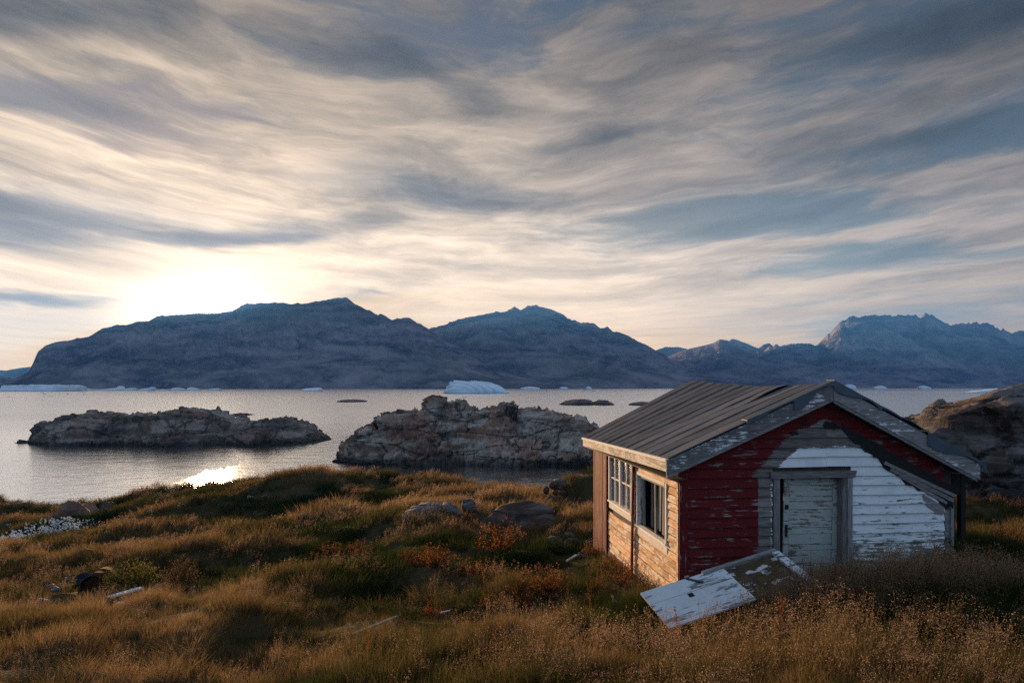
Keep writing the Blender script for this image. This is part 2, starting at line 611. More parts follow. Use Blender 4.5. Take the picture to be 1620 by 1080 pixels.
def mountain(name, label, prof, Yr, Yf, seed, tone=1.0, back=None, gully=0.16, jag=7.5, nx=800, nt=150, dip=0.35, material=None, foot=0.8):
    """ridge whose crest follows prof (photo pixels, at Yr metres) and whose face runs down to the water at Yf"""
    pr = np.array(prof, float)
    xr = (pr[:, 0] - CX) / FPX * Yr
    hr = CZ + (HY - pr[:, 1]) / FPX * Yr
    xs = np.linspace(xr[0], xr[-1], nx)
    H = np.interp(xs, xr, hr)
    # soften the polyline a little, add rock teeth to the crest
    teeth = jag * (ridged(xs / 70.0, xs * 0, seed=seed, octaves=4) - 0.55) * np.clip(H / 350.0, 0.1, 1.2)
    ts = np.concatenate([np.linspace(0, 1, nt), np.linspace(1.04, 1.9, 14)])
    back = back or (Yr - Yf) * 1.1
    X = np.tile(xs, (len(ts), 1))
    T = np.tile(ts[:, None], (1, nx))
    Y = np.where(T <= 1, Yf + (Yr - Yf) * T, Yr + (T - 1) * back / 0.9)
    X = X * np.where(T <= 1, Y / Yr, 1.0)                           # the foot draws in towards the fjord
    # the spurs lean sideways as they come down
    Xs = X + (1 - T) * dip * (Yr - Yf)
    g1 = ridged(Xs / 460.0, Y / 1300.0, seed=seed + 3, octaves=5, gain=0.55)
    g2 = ridged(Xs / 140.0, Y / 460.0, seed=seed + 5, octaves=4, gain=0.55)
    g3 = 2.2 * (ridged(Xs / 46.0 + Y / 160.0, Y / 170.0, seed=seed + 8, octaves=4, gain=0.6) - 0.6)
    prof_t = np.where(T <= 1, T ** foot, np.clip(1 - (T - 1) / 0.9, 0, 1) ** 1.2)
    w = np.where(T <= 1, np.clip(T * (1 - T) * 4, 0, 1), 0.4 * np.clip((T - 1) * 4, 0, 1))
    Z = H * prof_t + teeth * np.where(T <= 1, T ** 7, np.clip(1 - (T - 1) * 6, 0, 1)) + w * H * gully * ((g1 - 0.6) * 1.5 + (g2 - 0.6) * 0.7 + g3 * 0.25)
    Z = np.where(T <= 0.001, -15, Z)
    Z[-1] = -30
    me = grid_mesh(name, X, Y, Z)
    o = link(name, me, material, None, smooth=True)
    tag(o, label, kind='structure')
    return o


def build_mountains():
    m1 = mat_mountain('near_mountain_rock', 1.0)
    A = [(-330, 600), (-250, 585), (-120, 570), (-40, 590), (2, 606), (20, 601), (45, 588), (52, 575), (60, 556), (72, 546), (95, 540), (140, 532), (165, 518), (185, 514), (200, 515),
         (215, 509), (235, 507), (250, 500), (268, 498), (300, 497), (345, 495), (367, 491), (392, 480), (420, 479), (480, 480), (505, 476), (530, 472), (550, 471), (560, 479), (580, 490),
         (598, 497), (603, 495), (620, 506), (635, 503), (648, 502), (662, 511), (680, 521), (710, 540), (760, 566), (830, 590), (900, 604), (960, 612)]
    mountain('mountain', 'long dark mountain across the fjord that the sun is setting behind', A, 3900, 2900, 11, material=m1, gully=.23, dip=-.25, jag=13)
    B = [(560, 575), (620, 548), (680, 519), (690, 518), (722, 507), (735, 504), (760, 499), (790, 493), (802, 492), (813, 486), (824, 490), (835, 484), (848, 483), (860, 485), (878, 492),
         (900, 503), (918, 510), (927, 510), (937, 511), (950, 519), (955, 518), (962, 516), (968, 523), (985, 528), (1000, 535), (1020, 545), (1037, 554), (1060, 566), (1085, 577), (1150, 592), (1250, 606)]
    mountain('mountain', 'broad pointed mountain in the middle with diagonal grey streaks', B, 4900, 3400, 23, material=m1, gully=.21, dip=-.45, jag=18)
    C = [(930, 612), (1000, 590), (1030, 577), (1060, 562), (1085, 553), (1110, 547), (1130, 542), (1138, 537), (1150, 538), (1165, 545), (1190, 556), (1220, 565), (1260, 568), (1300, 580), (1400, 595), (1500, 608)]
    mountain('mountain', 'low rounded mountain behind the ridge of the hut roof', C, 5300, 4100, 37, material=m1, gully=.23, dip=-.3)
    D = [(1150, 590), (1190, 562), (1215, 550), (1240, 544), (1260, 541), (1280, 542), (1292, 545), (1302, 540), (1315, 525), (1330, 507), (1340, 504), (1352, 501), (1370, 499), (1378, 500), (1384, 496),
         (1390, 499), (1400, 497), (1408, 500), (1420, 497), (1430, 499), (1440, 501), (1450, 499), (1456, 502), (1464, 496), (1470, 500), (1480, 499), (1490, 505), (1505, 513), (1520, 511), (1535, 513),
         (1545, 509), (1560, 511), (1578, 517), (1600, 527), (1612, 525), (1625, 521), (1700, 508), (1800, 530), (1950, 560), (2100, 600)]
    mountain('mountain', 'massive flat topped mountain with a toothed crest on the right', D, 5500, 4300, 41, material=m1, gully=.23, jag=42, dip=-.3)
    m2 = mat_mountain('far_mountain_rock', 1.0)
    E = [(1000, 575), (1040, 553), (1052, 549), (1075, 549), (1090, 553), (1120, 560), (1145, 545), (1158, 536), (1168, 538), (1185, 545), (1200, 551), (1208, 545), (1217, 543), (1225, 549), (1250, 560), (1290, 590)]
    mountain('mountain', 'pale far mountains showing in the gap behind the low rounded mountain', E, 6500, 5800, 53, material=m2, nx=200, nt=30)
    F = [(-260, 560), (-120, 574), (-40, 583), (10, 586), (30, 582), (48, 580), (70, 590), (110, 610)]
    mountain('mountain', 'pale far ridge at the left edge behind the dark mountain', F, 6000, 5300, 61, material=m2, nx=160, nt=30)


def build_haze():
    m, g = new_mat('haze_air')
    v = g.node('ShaderNodeVolumePrincipled')
    v.inputs['Color'].default_value = (0.08, 0.36, 1.0, 1)
    v.inputs['Density'].default_value = HAZE
    v.inputs['Anisotropy'].default_value = 0.25
    g.l.new(v.outputs[0], g.out.inputs['Volume'])
    o = MB().box(-6500, 6500, -400, 7000, -60, 690).build('haze', m)
    tag(o, 'pale blue evening air over the fjord', kind='stuff')


HAZE = 8.5e-5
build_water()
build_mountains()
build_haze()
# ------------------------------------------------------------------ the shore land
CTRL_PX = [
    (810, 1080, 7.0), (400, 1080, 8.5), (0, 1080, 9.5), (1200, 1080, 6.8), (1620, 1080, 6.2),
    (0, 1000, 12.5), (300, 1000, 11.5), (600, 1000, 10.5), (850, 1000, 9.8),
    (1040, 997, 9.7), (1180, 990, 9.9), (1280, 948, 10.2), (1400, 938, 10.2), (1500, 938, 10.4), (1620, 945, 10.5),
    (1400, 1020, 8.2), (1620, 1000, 7.5), (1100, 1040, 8.2),
    (1030, 930, 13.0), (965, 879, 15.9), (942, 880, 17.3),
    (950, 935, 13.2), (900, 965, 12.0), (850, 935, 13.5),
    (700, 920, 14.5), (500, 920, 15.0), (300, 935, 16.0), (150, 945, 16.5), (0, 950, 16.0),
    (0, 885, 23.0), (60, 862, 31.0), (0, 838, 37.0), (0, 806, 42.0), (100, 852, 31.5), (180, 822, 34.0), (230, 792, 38.0), (300, 812, 33.0),
    (130, 812, 40.0), (350, 772, 42.0), (250, 862, 26.0), (350, 838, 27.0), (450, 834, 26.0), (600, 818, 25.0), (700, 804, 26.0),
    (450, 813, 31.0), (380, 800, 33.0), (450, 760, 37.0), (540, 757, 38.0), (620, 772, 36.0), (640, 762, 40.0), (760, 773, 40.0), (850, 790, 40.0),
    (650, 796, 31.0), (800, 790, 34.0), (850, 800, 33.0), (760, 830, 23.0), (650, 834, 22.5), (880, 834, 21.5),
    (700, 872, 18.5), (850, 872, 17.5), (900, 804, 26.0), (960, 804, 26.0), (500, 872, 19.5), (350, 882, 20.0),
    (1560, 845, 15.0), (1620, 855, 15.0), (1510, 868, 13.0),
]
CTRL = [tuple(P(*c)) for c in CTRL_PX] + [
    (-10, -6, 9.0), (10, -6, 9.7), (0, 0, 9.3), (0, -12, 9.4), (-22, 8, 7.2), (-36, 16, 6.2), (-48, 30, 4.2), (-52, 42, 4.2),
    (20, 10, 9.2), (28, 20, 9.0), (26, 34, 6.5), (12, 36, 6.3), (6.8, 12.4, 8.75), (6.4, 17.0, 8.4), (4.0, 14.0, 8.2), (14, 24, 8.2), (12, 16, 8.8),
]
CTRL = np.array(CTRL, float)


def _fit():
    x, y, z = CTRL.T
    r = np.hypot(x[:, None] - x, y[:, None] - y)
    n = len(x)
    A = np.zeros((n + 3, n + 3))
    A[:n, :n] = r - np.eye(n) * 0.35
    A[:n, n:] = np.stack([np.ones(n), x, y], 1)
    A[n:, :n] = A[:n, n:].T
    return np.linalg.solve(A, np.concatenate([z, [0, 0, 0]]))


RBF = _fit()
# shoreline: beyond it the land falls into the fjord
SHORE = np.array([(-70, 42), (-31, 43.5), (-24, 44), (-18, 43.5), (-11.5, 41.5), (-6.3, 42.5), (-2, 42), (1.5, 41.5), (4, 38), (8, 36), (14, 36), (40, 38)], float)
HUT_O = Vector((2.818, 11.4, CZ - 3.9))
HUT_RZ = math.atan2(0.1195, 0.9928)
HUT_W, HUT_L = 4.94, 5.95


def hut_local(x, y):
    c, s = math.cos(HUT_RZ), math.sin(HUT_RZ)
    dx, dy = x - HUT_O.x, y - HUT_O.y
    return dx * c + dy * s, -dx * s + dy * c


def hut_dist(x, y):
    """distance outside the hut's walls"""
    u, v = hut_local(x, y)
    du = np.maximum(np.maximum(-u, u - HUT_W), 0)
    dv = np.maximum(np.maximum(-v, v - HUT_L), 0)
    return np.hypot(du, dv)


def ground(x, y, rough=True):
    x = np.asarray(x, float)
    y = np.asarray(y, float)
    z = np.zeros_like(x)
    n = len(CTRL)
    for i in range(n):
        z = z + RBF[i] * np.hypot(x - CTRL[i, 0], y - CTRL[i, 1])
    z = z + RBF[n] + RBF[n + 1] * x + RBF[n + 2] * y
    # turf wall of an older hut, behind the rocks by the far corner
    bx, by = x - 4.0, y - 27.3
    z = z + 1.7 * np.clip(1 - np.abs(bx / 2.25) ** 3.0, 0, 1) ** 0.6 * np.exp(-np.abs(by / 1.5) ** 3)
    if rough:
        hd = hut_dist(x, y)
        k = sstep(hd, 0.2, 2.0) * sstep(np.hypot(x, y), 3.0, 7.0)
        far = sstep(y, 14, 30)
        h = fbm(x / 2.6, y / 2.2, seed=101, octaves=3) * (0.85 + 0.15 * far)
        h = h + np.abs(fbm(x / 1.15, y / 1.0, seed=131, octaves=3)) * 0.55 - 0.08
        h = h + fbm(x / 5.5, y / 4.0, seed=151, octaves=2) * (0.25 + 0.65 * far)
        z = z + h * k
    ys = np.interp(x, SHORE[:, 0], SHORE[:, 1]) + fbm(x / 3.0, x * 0, seed=77, octaves=3) * 2.0
    over = np.maximum(y - ys, 0)
    z = z - over * 0.8 - over ** 2 * 0.08
    return np.maximum(z, -2.5)


def mat_soil():
    m, g = new_mat('turf_soil')
    pos = g.node('ShaderNodeNewGeometry').outputs['Position']
    n = g.noise(pos, 1.6, 6, 0.6)
    f = g.noise(pos, 14.0, 5, 0.65)
    c = g.mix(g.step(n, 0.35, 0.65), (0.030, 0.032, 0.014), (0.060, 0.040, 0.018))
    c = g.mix(g.step(f, 0.45, 0.7, 0, 0.7), c, (0.085, 0.058, 0.028))
    principled(g, c, 0.95, g.bump(f, 0.8, 0.06), spec=0.1)
    return m


def build_ground():
    xs = np.concatenate([np.arange(-62, -30, 0.6), np.arange(-30, 20, 0.2), np.arange(20, 42, 0.5)])
    ys = np.concatenate([np.arange(-14, 3, 0.6), np.arange(3, 30, 0.17), np.arange(30, 58, 0.35)])
    X, Y = np.meshgrid(xs, ys)
    Z = ground(X, Y)
    o = link('shore_ground', grid_mesh('shore_ground', X, Y, Z), mat_soil(), smooth=True)
    tag(o, 'hummocky turf ground sloping down from the hut to the fjord', kind='structure')


# ------------------------------------------------------------------ rock
def mat_rock(name, base=(0.13, 0.115, 0.105), pale=(0.36, 0.33, 0.30), rust=(0.24, 0.12, 0.075), dark=(0.035, 0.032, 0.03), dip=(0.0, 0.55, 0.0), s=1.0, rust_amt=0.65, wet=0.0):
    m, g = new_mat(name)
    pos = g.node('ShaderNodeNewGeometry').outputs['Position']
    st = g.noise(g.stretch(pos, (0.22 * s, 0.22 * s, 1.5 * s), rot=dip), 1.0, 8, 0.66, 0.7)
    pat = g.noise(pos, 0.30 * s, 5, 0.6, 0.4)
    pat2 = g.noise(g.stretch(pos, (1, 1, 1), loc=(31, 7, 3)), 0.20 * s, 5, 0.62, 0.3)
    fin = g.noise(pos, 3.2 * s, 6, 0.7)
    crk = g.voro(g.stretch(pos, (0.16 * s, 0.25 * s, 0.75 * s), rot=dip), 1.0, 'DISTANCE_TO_EDGE')
    crk = g.step(g.add(crk, g.mul(g.sub(fin, 0.5), 0.22)), -0.02, 0.05)
    c = g.mix(g.step(st, 0.42, 0.60), base, pale)
    c = g.mix(g.step(pat, 0.42, 0.60, 0, rust_amt), c, rust)
    c = g.mix(g.step(pat2, 0.50, 0.66, 0, 0.75), c, dark)
    c = g.mix(g.step(fin, 0.50, 0.75, 0, 0.45), c, pale)
    c = g.mix(g.step(fin, 0.46, 0.26, 0, 0.6), c, dark)
    c = g.mix(g.step(crk, 0, 1, 0.8, 0.0), c, dark)
    if wet:
        z = g.sep(pos)[2]
        c = g.mix(g.step(g.add(z, g.mul(g.sub(fin, 0.5), 1.2)), 0.15, wet, 0.85, 0.0), c, (0.018, 0.017, 0.016))
    h = g.add(g.add(g.mul(st, 0.6), g.mul(fin, 0.30)), g.mul(crk, 0.25))
    principled(g, c, 0.82, g.bump(h, 0.9, 0.45 / s), spec=0.04)
    return m


def normals(X, Y, Z):
    du = np.stack([np.gradient(a, axis=1) for a in (X, Y, Z)], -1)
    dv = np.stack([np.gradient(a, axis=0) for a in (X, Y, Z)], -1)
    n = np.cross(du, dv)
    return n / (np.linalg.norm(n, axis=-1, keepdims=True) + 1e-9)


def rotm(ax, ay, az):
    return np.array((Matrix.Rotation(az, 3, 'Z') @ Matrix.Rotation(ay, 3, 'Y') @ Matrix.Rotation(ax, 3, 'X')))


def fracture(p, size, dip, seed, amp):
    """blocky broken-rock relief: tilted slabs, smaller blocks, fine roughness"""
    R = rotm(0.25, dip, 0.2)
    q = p @ R.T
    q = q + np.stack([fbm(p[:, 0] / size, p[:, 1] / size, p[:, 2] / size, seed=seed + 40 + k, octaves=3) for k in range(3)], 1) * size * 0.8
    c1, a1, b1 = worley(q / (size * np.array([4.6, 1.8, 0.62])), seed)
    c2, a2, b2 = worley(q / (size * np.array([1.9, 0.8, 0.22])), seed + 50)
    d = (c1 - 0.5) * 0.42 + (c2 - 0.5) * 0.24
    d = d - 0.30 * np.exp(-((b1 - a1) / 0.05) ** 2) - 0.12 * np.exp(-((b2 - a2) / 0.06) ** 2)
    d = d + 1.3 * facets(q / (size * np.array([3.2, 2.2, 1.5])), seed + 120) + 0.6 * facets(q / (size * np.array([1.3, 0.9, 0.55])), seed + 150)
    d = d + 0.4 * fbm(p[:, 0] / size / 2.2, p[:, 1] / size / 2.2, p[:, 2] / size / 2.2, seed=seed + 70, octaves=3)
    d = d + 0.22 * fbm(p[:, 0] / size * 2.4, p[:, 1] / size * 2.4, p[:, 2] / size * 2.4, seed=seed + 90, octaves=4)
    return d * amp


def rock_ridge(name, label, cat, prof, Yf, Yc, Yb, base, material, seed, size=2.0, dip=0.5, amp=0.8, nx=260, nt=90, steep=(2.6, 0.55), group=None, lean=0.0, kind=None):
    """a long bare rock whose crest follows prof (photo pixels taken at Yc) and whose foot runs along Yf in front"""
    pr = np.array(prof, float)
    xr = (pr[:, 0] - CX) / FPX * Yc
    hr = CZ + (HY - pr[:, 1]) / FPX * Yc
    xs = np.linspace(xr[0], xr[-1], nx)
    H = np.interp(xs, xr, hr)
    v = np.linspace(-1, 1, nt)
    V = np.tile(v[:, None], (1, nx))
    wob = fbm(xs / (size * 4), xs * 0, seed=seed, octaves=3) * (Yc - Yf) * 0.5
    e = np.clip(np.minimum(xs - xs[0], xs[-1] - xs) / (0.18 * (xs[-1] - xs[0])), 0, 1) ** 0.5    # ends close in plan
    yf = Yc + (Yf - Yc) * e + wob * e
    yb = Yc + (Yb - Yc) * e
    Y = np.where(V < 0, Yc + (Yc - yf) * V, Yc + (yb - Yc) * V)
    X = np.tile(xs, (nt, 1)) + lean * V
    shape = np.clip(1 - np.abs(V) ** steep[0], 0, 1) ** steep[1]
    Z = base + (H - base) * shape
    N = normals(X, Y, Z)
    p = np.stack([X, Y, Z], -1).reshape(-1, 3)
    d = fracture(p, size, dip, seed, amp).reshape(nt, nx)
    fade = np.clip((H - base) / (size * 1.5), 0.15, 1) * (1 - 0.86 * np.exp(-(V / 0.20) ** 2))
    d = d * fade
    X, Y, Z = X + N[..., 0] * d, Y + N[..., 1] * d, Z + N[..., 2] * d
    Z[0] = base - 1.0
    Z[-1] = base - 1.0
    o = link(name, grid_mesh(name, X, Y, Z), material)
    tag(o, label, cat, group, kind)
    return o


def boulder(name, label, cat, loc, dims, material, seed, size=0.5, amp=0.16, sub=4, rz=0.0, group=None, dip=0.4, flat=0.55):
    bm = bmesh.new()
    bmesh.ops.create_icosphere(bm, subdivisions=sub, radius=1.0)
    v = np.array([q.co[:] for q in bm.verts])
    f = np.array([[q.index for q in t.verts] for t in bm.faces])
    bm.free()
    n = v / np.linalg.norm(v, axis=1, keepdims=True)
    # split by a score of planes: a broken stone, not a ball
    q = np.random.default_rng(seed + 900)
    m_ = q.normal(0, 1, (17, 3))
    m_ /= np.linalg.norm(m_, axis=1, keepdims=True)
    dk = q.uniform(.66, .98, 17)
    pr_ = n @ m_.T
    k = np.min(np.where(pr_ > 0.08, dk / np.maximum(pr_, 0.08), 9.0), axis=1)
    p = n * np.minimum(k, 1.35)[:, None] * np.array(dims) / 2
    p[:, 2] = np.where(p[:, 2] < 0, p[:, 2] * flat, p[:, 2])
    p = p + n * (fracture(p + seed * 3.7, size, dip, seed, amp) * 0.6)[:, None]
    o = link(name, tri_mesh(name, p, f), material)
    o.location = loc
    o.rotation_euler = (0, 0, rz)
    tag(o, label, cat, group)
    return o


build_ground()
ROCK_ISLAND = mat_rock('island_rock', rust_amt=0.7, base=(0.145, 0.115, 0.095), pale=(0.44, 0.385, 0.335), rust=(0.27, 0.125, 0.08), s=0.55, wet=1.7)
ROCK_LEFT = mat_rock('dark_island_rock', base=(0.12, 0.095, 0.082), pale=(0.33, 0.28, 0.25), rust=(0.24, 0.115, 0.08), s=0.42, wet=1.7, rust_amt=0.5)
ROCK_HILL = mat_rock('hill_rock', base=(0.045, 0.041, 0.040), pale=(0.17, 0.165, 0.165), rust=(0.085, 0.048, 0.035), dark=(0.014, 0.013, 0.013), s=1.2, dip=(0.1, -0.35, 0), rust_amt=0.5)
ROCK_SLAB = mat_rock('slab_rock', base=(0.045, 0.038, 0.034), pale=(0.15, 0.13, 0.12), rust=(0.10, 0.05, 0.034), s=2.4)
ROCK_PALE = mat_rock('pale_rock', base=(0.075, 0.07, 0.07), pale=(0.26, 0.25, 0.25), rust=(0.11, 0.075, 0.06), s=3.0, rust_amt=0.3)

rock_ridge('rock_island', 'large rugged rock island with rusty faces and a dark cleft', 'island',
           [(533, 742), (537, 722), (547, 706), (560, 695), (570, 684), (583, 676), (590, 672), (594, 666), (600, 672), (612, 660), (625, 656), (645, 654), (660, 655), (675, 650), (684, 646), (690, 637), (700, 633), (706, 637),
            (718, 636), (732, 638), (742, 645), (752, 650), (775, 649), (790, 650), (796, 643), (806, 645), (815, 650), (840, 650), (870, 652), (900, 660), (925, 668), (945, 680), (975, 694), (1000, 706), (1030, 720), (1050, 740)],
           103, 116, 136, -0.8, ROCK_ISLAND, 5, size=2.1, dip=0.62, amp=1.35, nx=420, nt=150, steep=(2.2, 0.62))
rock_ridge('rock_island', 'long low dark rock island on the left in front of the sun glitter', 'island',
           [(56, 702), (60, 695), (66, 688), (75, 678), (82, 668), (95, 667), (105, 660), (120, 658), (126, 655), (150, 655), (175, 654), (195, 658), (210, 656), (235, 655), (262, 654), (278, 648), (297, 645), (318, 650), (340, 655),
            (360, 662), (372, 672), (381, 680), (392, 671), (412, 668), (420, 666), (432, 661), (447, 663), (465, 671), (485, 679), (505, 687), (516, 692), (526, 697)],
           136, 152, 172, -0.8, ROCK_LEFT, 9, size=2.2, dip=0.7, amp=1.15, nx=420, nt=110, steep=(2.2, 0.62))
rock_ridge('skerry', 'small black skerry just behind the long dark island on the left', 'skerry', [(340, 662), (352, 657), (372, 654), (384, 656), (392, 660)], 262, 274, 290, -0.5, ROCK_LEFT, 15, size=1.5, amp=0.4, nx=60, nt=26, group='low skerries in the fjord')
rock_ridge('skerry', 'wider hump of the two low skerries beyond the large island', 'skerry', [(884, 640), (895, 635), (905, 632.5), (920, 631), (935, 633), (943, 640)], 425, 440, 460, -0.5, ROCK_LEFT, 16, size=2.0, amp=0.5, nx=80, nt=26, group='low skerries in the fjord')
rock_ridge('skerry', 'smaller hump of the two low skerries beyond the large island', 'skerry', [(935, 640), (942, 635), (950, 632.5), (960, 633.5), (968, 637), (972, 640)], 425, 438, 455, -0.5, ROCK_LEFT, 17, size=2.0, amp=0.5, nx=60, nt=26, group='low skerries in the fjord')
rock_ridge('skerry', 'thin dark skerry just left of the hut roof edge', 'skerry', [(995, 639), (1004, 636.5), (1014, 635.5), (1030, 636), (1045, 639)], 420, 430, 445, -0.5, ROCK_LEFT, 18, size=2.0, amp=0.35, nx=50, nt=20, group='low skerries in the fjord')
rock_ridge('skerry', 'barely awash black skerry between the two rock islands', 'skerry', [(534, 634), (545, 632), (560, 631.5), (572, 632.5), (580, 634)], 505, 520, 535, -0.4, ROCK_LEFT, 19, size=2.0, amp=0.25, nx=50, nt=20, group='low skerries in the fjord')
rock_ridge('rocky_hill', 'steep cracked rock hill rising behind the right end of the hut', 'rock hill',
           [(1440, 730), (1462, 700), (1470, 688), (1482, 679), (1493, 676), (1496, 664), (1502, 660), (1512, 655), (1530, 645), (1548, 634), (1562, 627), (1570, 619), (1585, 615), (1598, 609), (1620, 606), (1660, 600), (1740, 588), (1850, 590), (2000, 640), (2150, 720)],
           16.8, 21.5, 34.0, 7.4, ROCK_HILL, 21, size=1.15, dip=-0.35, amp=0.36, nx=330, nt=170, steep=(1.3, 0.95))


# ------------------------------------------------------------------ ice
def mat_ice():
    m, g = new_mat('berg_ice')
    pos = g.node('ShaderNodeNewGeometry').outputs['Position']
    n = g.noise(g.stretch(pos, (0.03, 0.03, 0.16), rot=(0, 0.5, 0)), 1.0, 5, 0.6, 0.3)
    f = g.noise(pos, 0.25, 5, 0.6)
    c = g.mix(g.step(n, 0.35, 0.65), (0.50, 0.68, 0.82), (0.80, 0.86, 0.90))
    z = g.sep(pos)[2]
    c = g.mix(g.step(z, 0.5, 2.2, 0.8, 0.0), c, (0.12, 0.30, 0.36))
    principled(g, c, 0.55, g.bump(g.add(n, g.mul(f, 0.4)), 0.5, 2.0), spec=0.4)
    return m


def berg(name, label, prof, Yw, depth, material, seed, amp=1.0, nx=90, nt=30, steep=(3.2, 0.5), group=None, groove=0.0, cat='iceberg'):
    pr = np.array(prof, float)
    Yc = Yw + depth * 0.35
    xr = (pr[:, 0] - CX) / FPX * Yc
    hr = np.maximum(CZ + (HY - pr[:, 1]) / FPX * Yc, 0.3)
    xs = np.linspace(xr[0], xr[-1], nx)
    H = np.interp(xs, xr, hr)
    V = np.tile(np.linspace(-1, 1, nt)[:, None], (1, nx))
    e = np.clip(np.minimum(xs - xs[0], xs[-1] - xs) / (0.15 * (xs[-1] - xs[0])), 0.02, 1) ** 0.5
    Y = Yc + np.where(V < 0, depth * 0.35, depth * 0.65) * V * e
    X = np.tile(xs, (nt, 1))
    Z = -1.0 + (H + 1.0) * np.clip(1 - np.abs(V) ** steep[0], 0, 1) ** steep[1]
    N = normals(X, Y, Z)
    w = (xs[-1] - xs[0])
    k = w / 14.0
    d = amp * (fbm(X / k, Y / k, Z / k, seed=seed, octaves=4) * 1.6 - 0.5 * np.abs(fbm(X / (k * .5), Y / k, Z / (k * 2), seed=seed + 4, octaves=2)))
    if groove:
        sarc = np.hypot((X - xs[0]) / w - 0.18, (Z + 2) / (w * 0.55) + 0.05)
        d = d - groove * np.abs(np.sin(sarc * 30 + 2 * fbm(X / (k * 3), Z / (k * 3), seed=seed + 9, octaves=2))) ** 6
    d = d * (1 - 0.7 * np.exp(-(V / 0.1) ** 2))
    X, Y, Z = X + N[..., 0] * d, Y + N[..., 1] * d, Z + N[..., 2] * d
    Z[0] = -3
    Z[-1] = -3
    o = link(name, grid_mesh(name, X, Y, Z), material)
    tag(o, label, cat, group)
    return o


ICE = mat_ice()
berg('iceberg', 'big blue-white iceberg with a smooth domed back and a broken left end',
     [(701, 621), (703, 616), (706, 613.5), (707, 610.5), (710, 609.5), (711, 605), (713, 603.5), (717, 604.5), (718.5, 602), (722, 601.2), (726, 601.8), (740, 602.8), (750, 602.2), (758, 602), (765, 603.2), (775, 604.3), (785, 607), (792, 611), (798, 615.5), (803, 620), (806, 622.5)],
     1080, 70, ICE, 71, amp=1.4, nx=200, nt=60, groove=1.8)
rs = np.random.default_rng(3)
tab = [(11, 617), (12, 609.5)] + [(12 + k * 4.8, 609.3 + rs.uniform(-.5, .9) - (0.8 if 8 < k < 15 else 0) * rs.uniform(0, 1)) for k in range(1, 21)] + [(112.5, 610.2), (114, 618)]
berg('tabular_iceberg', 'long flat-topped iceberg with sheer sides at the foot of the dark mountain, far left', tab, 1530, 150, ICE, 72, amp=2.2, nx=200, nt=30, steep=(8, 0.35))
SMALL = [
    ('low iceberg with a flat left shoulder right of the long flat-topped iceberg', [(121, 617), (122, 613), (128, 613.5), (136, 614.5), (145, 616), (147, 617)], 1750),
    ('jagged iceberg with a pointed peak near its right end, left of the sun glitter', [(147, 617), (160, 616), (172, 614.5), (182, 613.5), (187, 613), (190, 610), (193, 613.5), (196, 617)], 1760),
    ('rounded iceberg just right of the jagged pointed one', [(198, 617), (203, 614), (209, 613.2), (213, 616), (214, 617)], 1760),
    ('wedge shaped iceberg with a knob at its right tip', [(221, 617), (226, 614.5), (234, 613.8), (238, 613.2), (240, 611.5), (242.5, 613), (243, 617)], 1760),
    ('thin sliver of an iceberg between the knobbed one and the domed ones', [(252, 617), (258, 615.6), (266, 616.2), (268, 617)], 1760),
    ('left one of the two small domed icebergs under the sun', [(271, 616.8), (274, 613.8), (280, 613), (286, 614), (289, 616.8)], 1780),
    ('right one of the two small domed icebergs under the sun', [(296, 616.8), (299, 613.2), (303, 612.2), (309, 614), (314, 616.8)], 1780),
    ('low iceberg with a flat top right of the domed icebergs', [(329, 616.8), (333, 614.8), (341, 614), (347, 615), (348, 616.8)], 1780),
    ('flat white iceberg alone on the water left of the big domed iceberg', [(478, 619), (480, 615), (490, 613.6), (504, 613), (508.5, 614), (509, 618.5)], 1480),
    ('small steep iceberg with a square top behind the right slope of the hut roof', [(1334, 612.6), (1338, 610.5), (1342, 607.5), (1346, 607.5), (1351, 609.5), (1354, 612.6)], 2500),
    ('low ragged iceberg a little right of the square topped one', [(1382, 613), (1388, 610.8), (1394, 609.8), (1399, 611.8), (1402, 613)], 2500),
    ('tiny peaked iceberg far off left of the rock hill', [(1454, 613), (1459, 610.2), (1462, 609.5), (1468, 612), (1472, 613)], 2500),
    ('pale low iceberg with a long tapering left end beside the rock hill', [(1526, 621.5), (1536, 619.8), (1548, 617.8), (1562, 616), (1580, 614.5), (1600, 613), (1620, 616), (1630, 621)], 1180),
    ('white iceberg low against the foot of the pointed mountain', [(823, 613.2), (830, 612), (838, 611.2), (848, 612), (854, 613.2)], 2350),
    ('tiny triangular iceberg left of the hut roof', [(926, 613.2), (931, 610.8), (934, 612.5), (936, 613.2)], 2350),
    ('small humped iceberg at the foot of the pointed mountain', [(885, 613.2), (890, 611.5), (895, 611.5), (899, 613.2)], 2350),
]
for k, (lab, prof, Yw) in enumerate(SMALL):
    berg('iceberg', lab, prof, Yw, 45, ICE, 80 + k, amp=1.2, nx=40, nt=16, group='small icebergs along the far shore')


def brash_ice():
    mb = MB()
    r = random.Random(5)
    for k in range(170):
        Y = r.choice([r.uniform(1300, 2600), r.uniform(1900, 2700), r.uniform(700, 1500)])
        X = r.uniform(-0.80, 0.80) * Y
        w, h = r.uniform(1.5, 9) * Y / 1800, r.uniform(0.4, 1.5) * Y / 1800
        a = [(X + math.cos(t) * w * r.uniform(.6, 1.2), Y + math.sin(t) * w * .6 * r.uniform(.6, 1.2)) for t in (0.4, 2.0, 3.6, 5.2)]
        mb.hexa([(x, y, -0.3) for x, y in a] + [(X + (x - X) * .6, Y + (y - Y) * .6, h * r.uniform(.5, 1.2)) for x, y in a])
    o = mb.build('brash_ice', ICE)
    tag(o, 'scattered bits of brash ice floating in a thin line along the far shore', kind='stuff')


brash_ice()
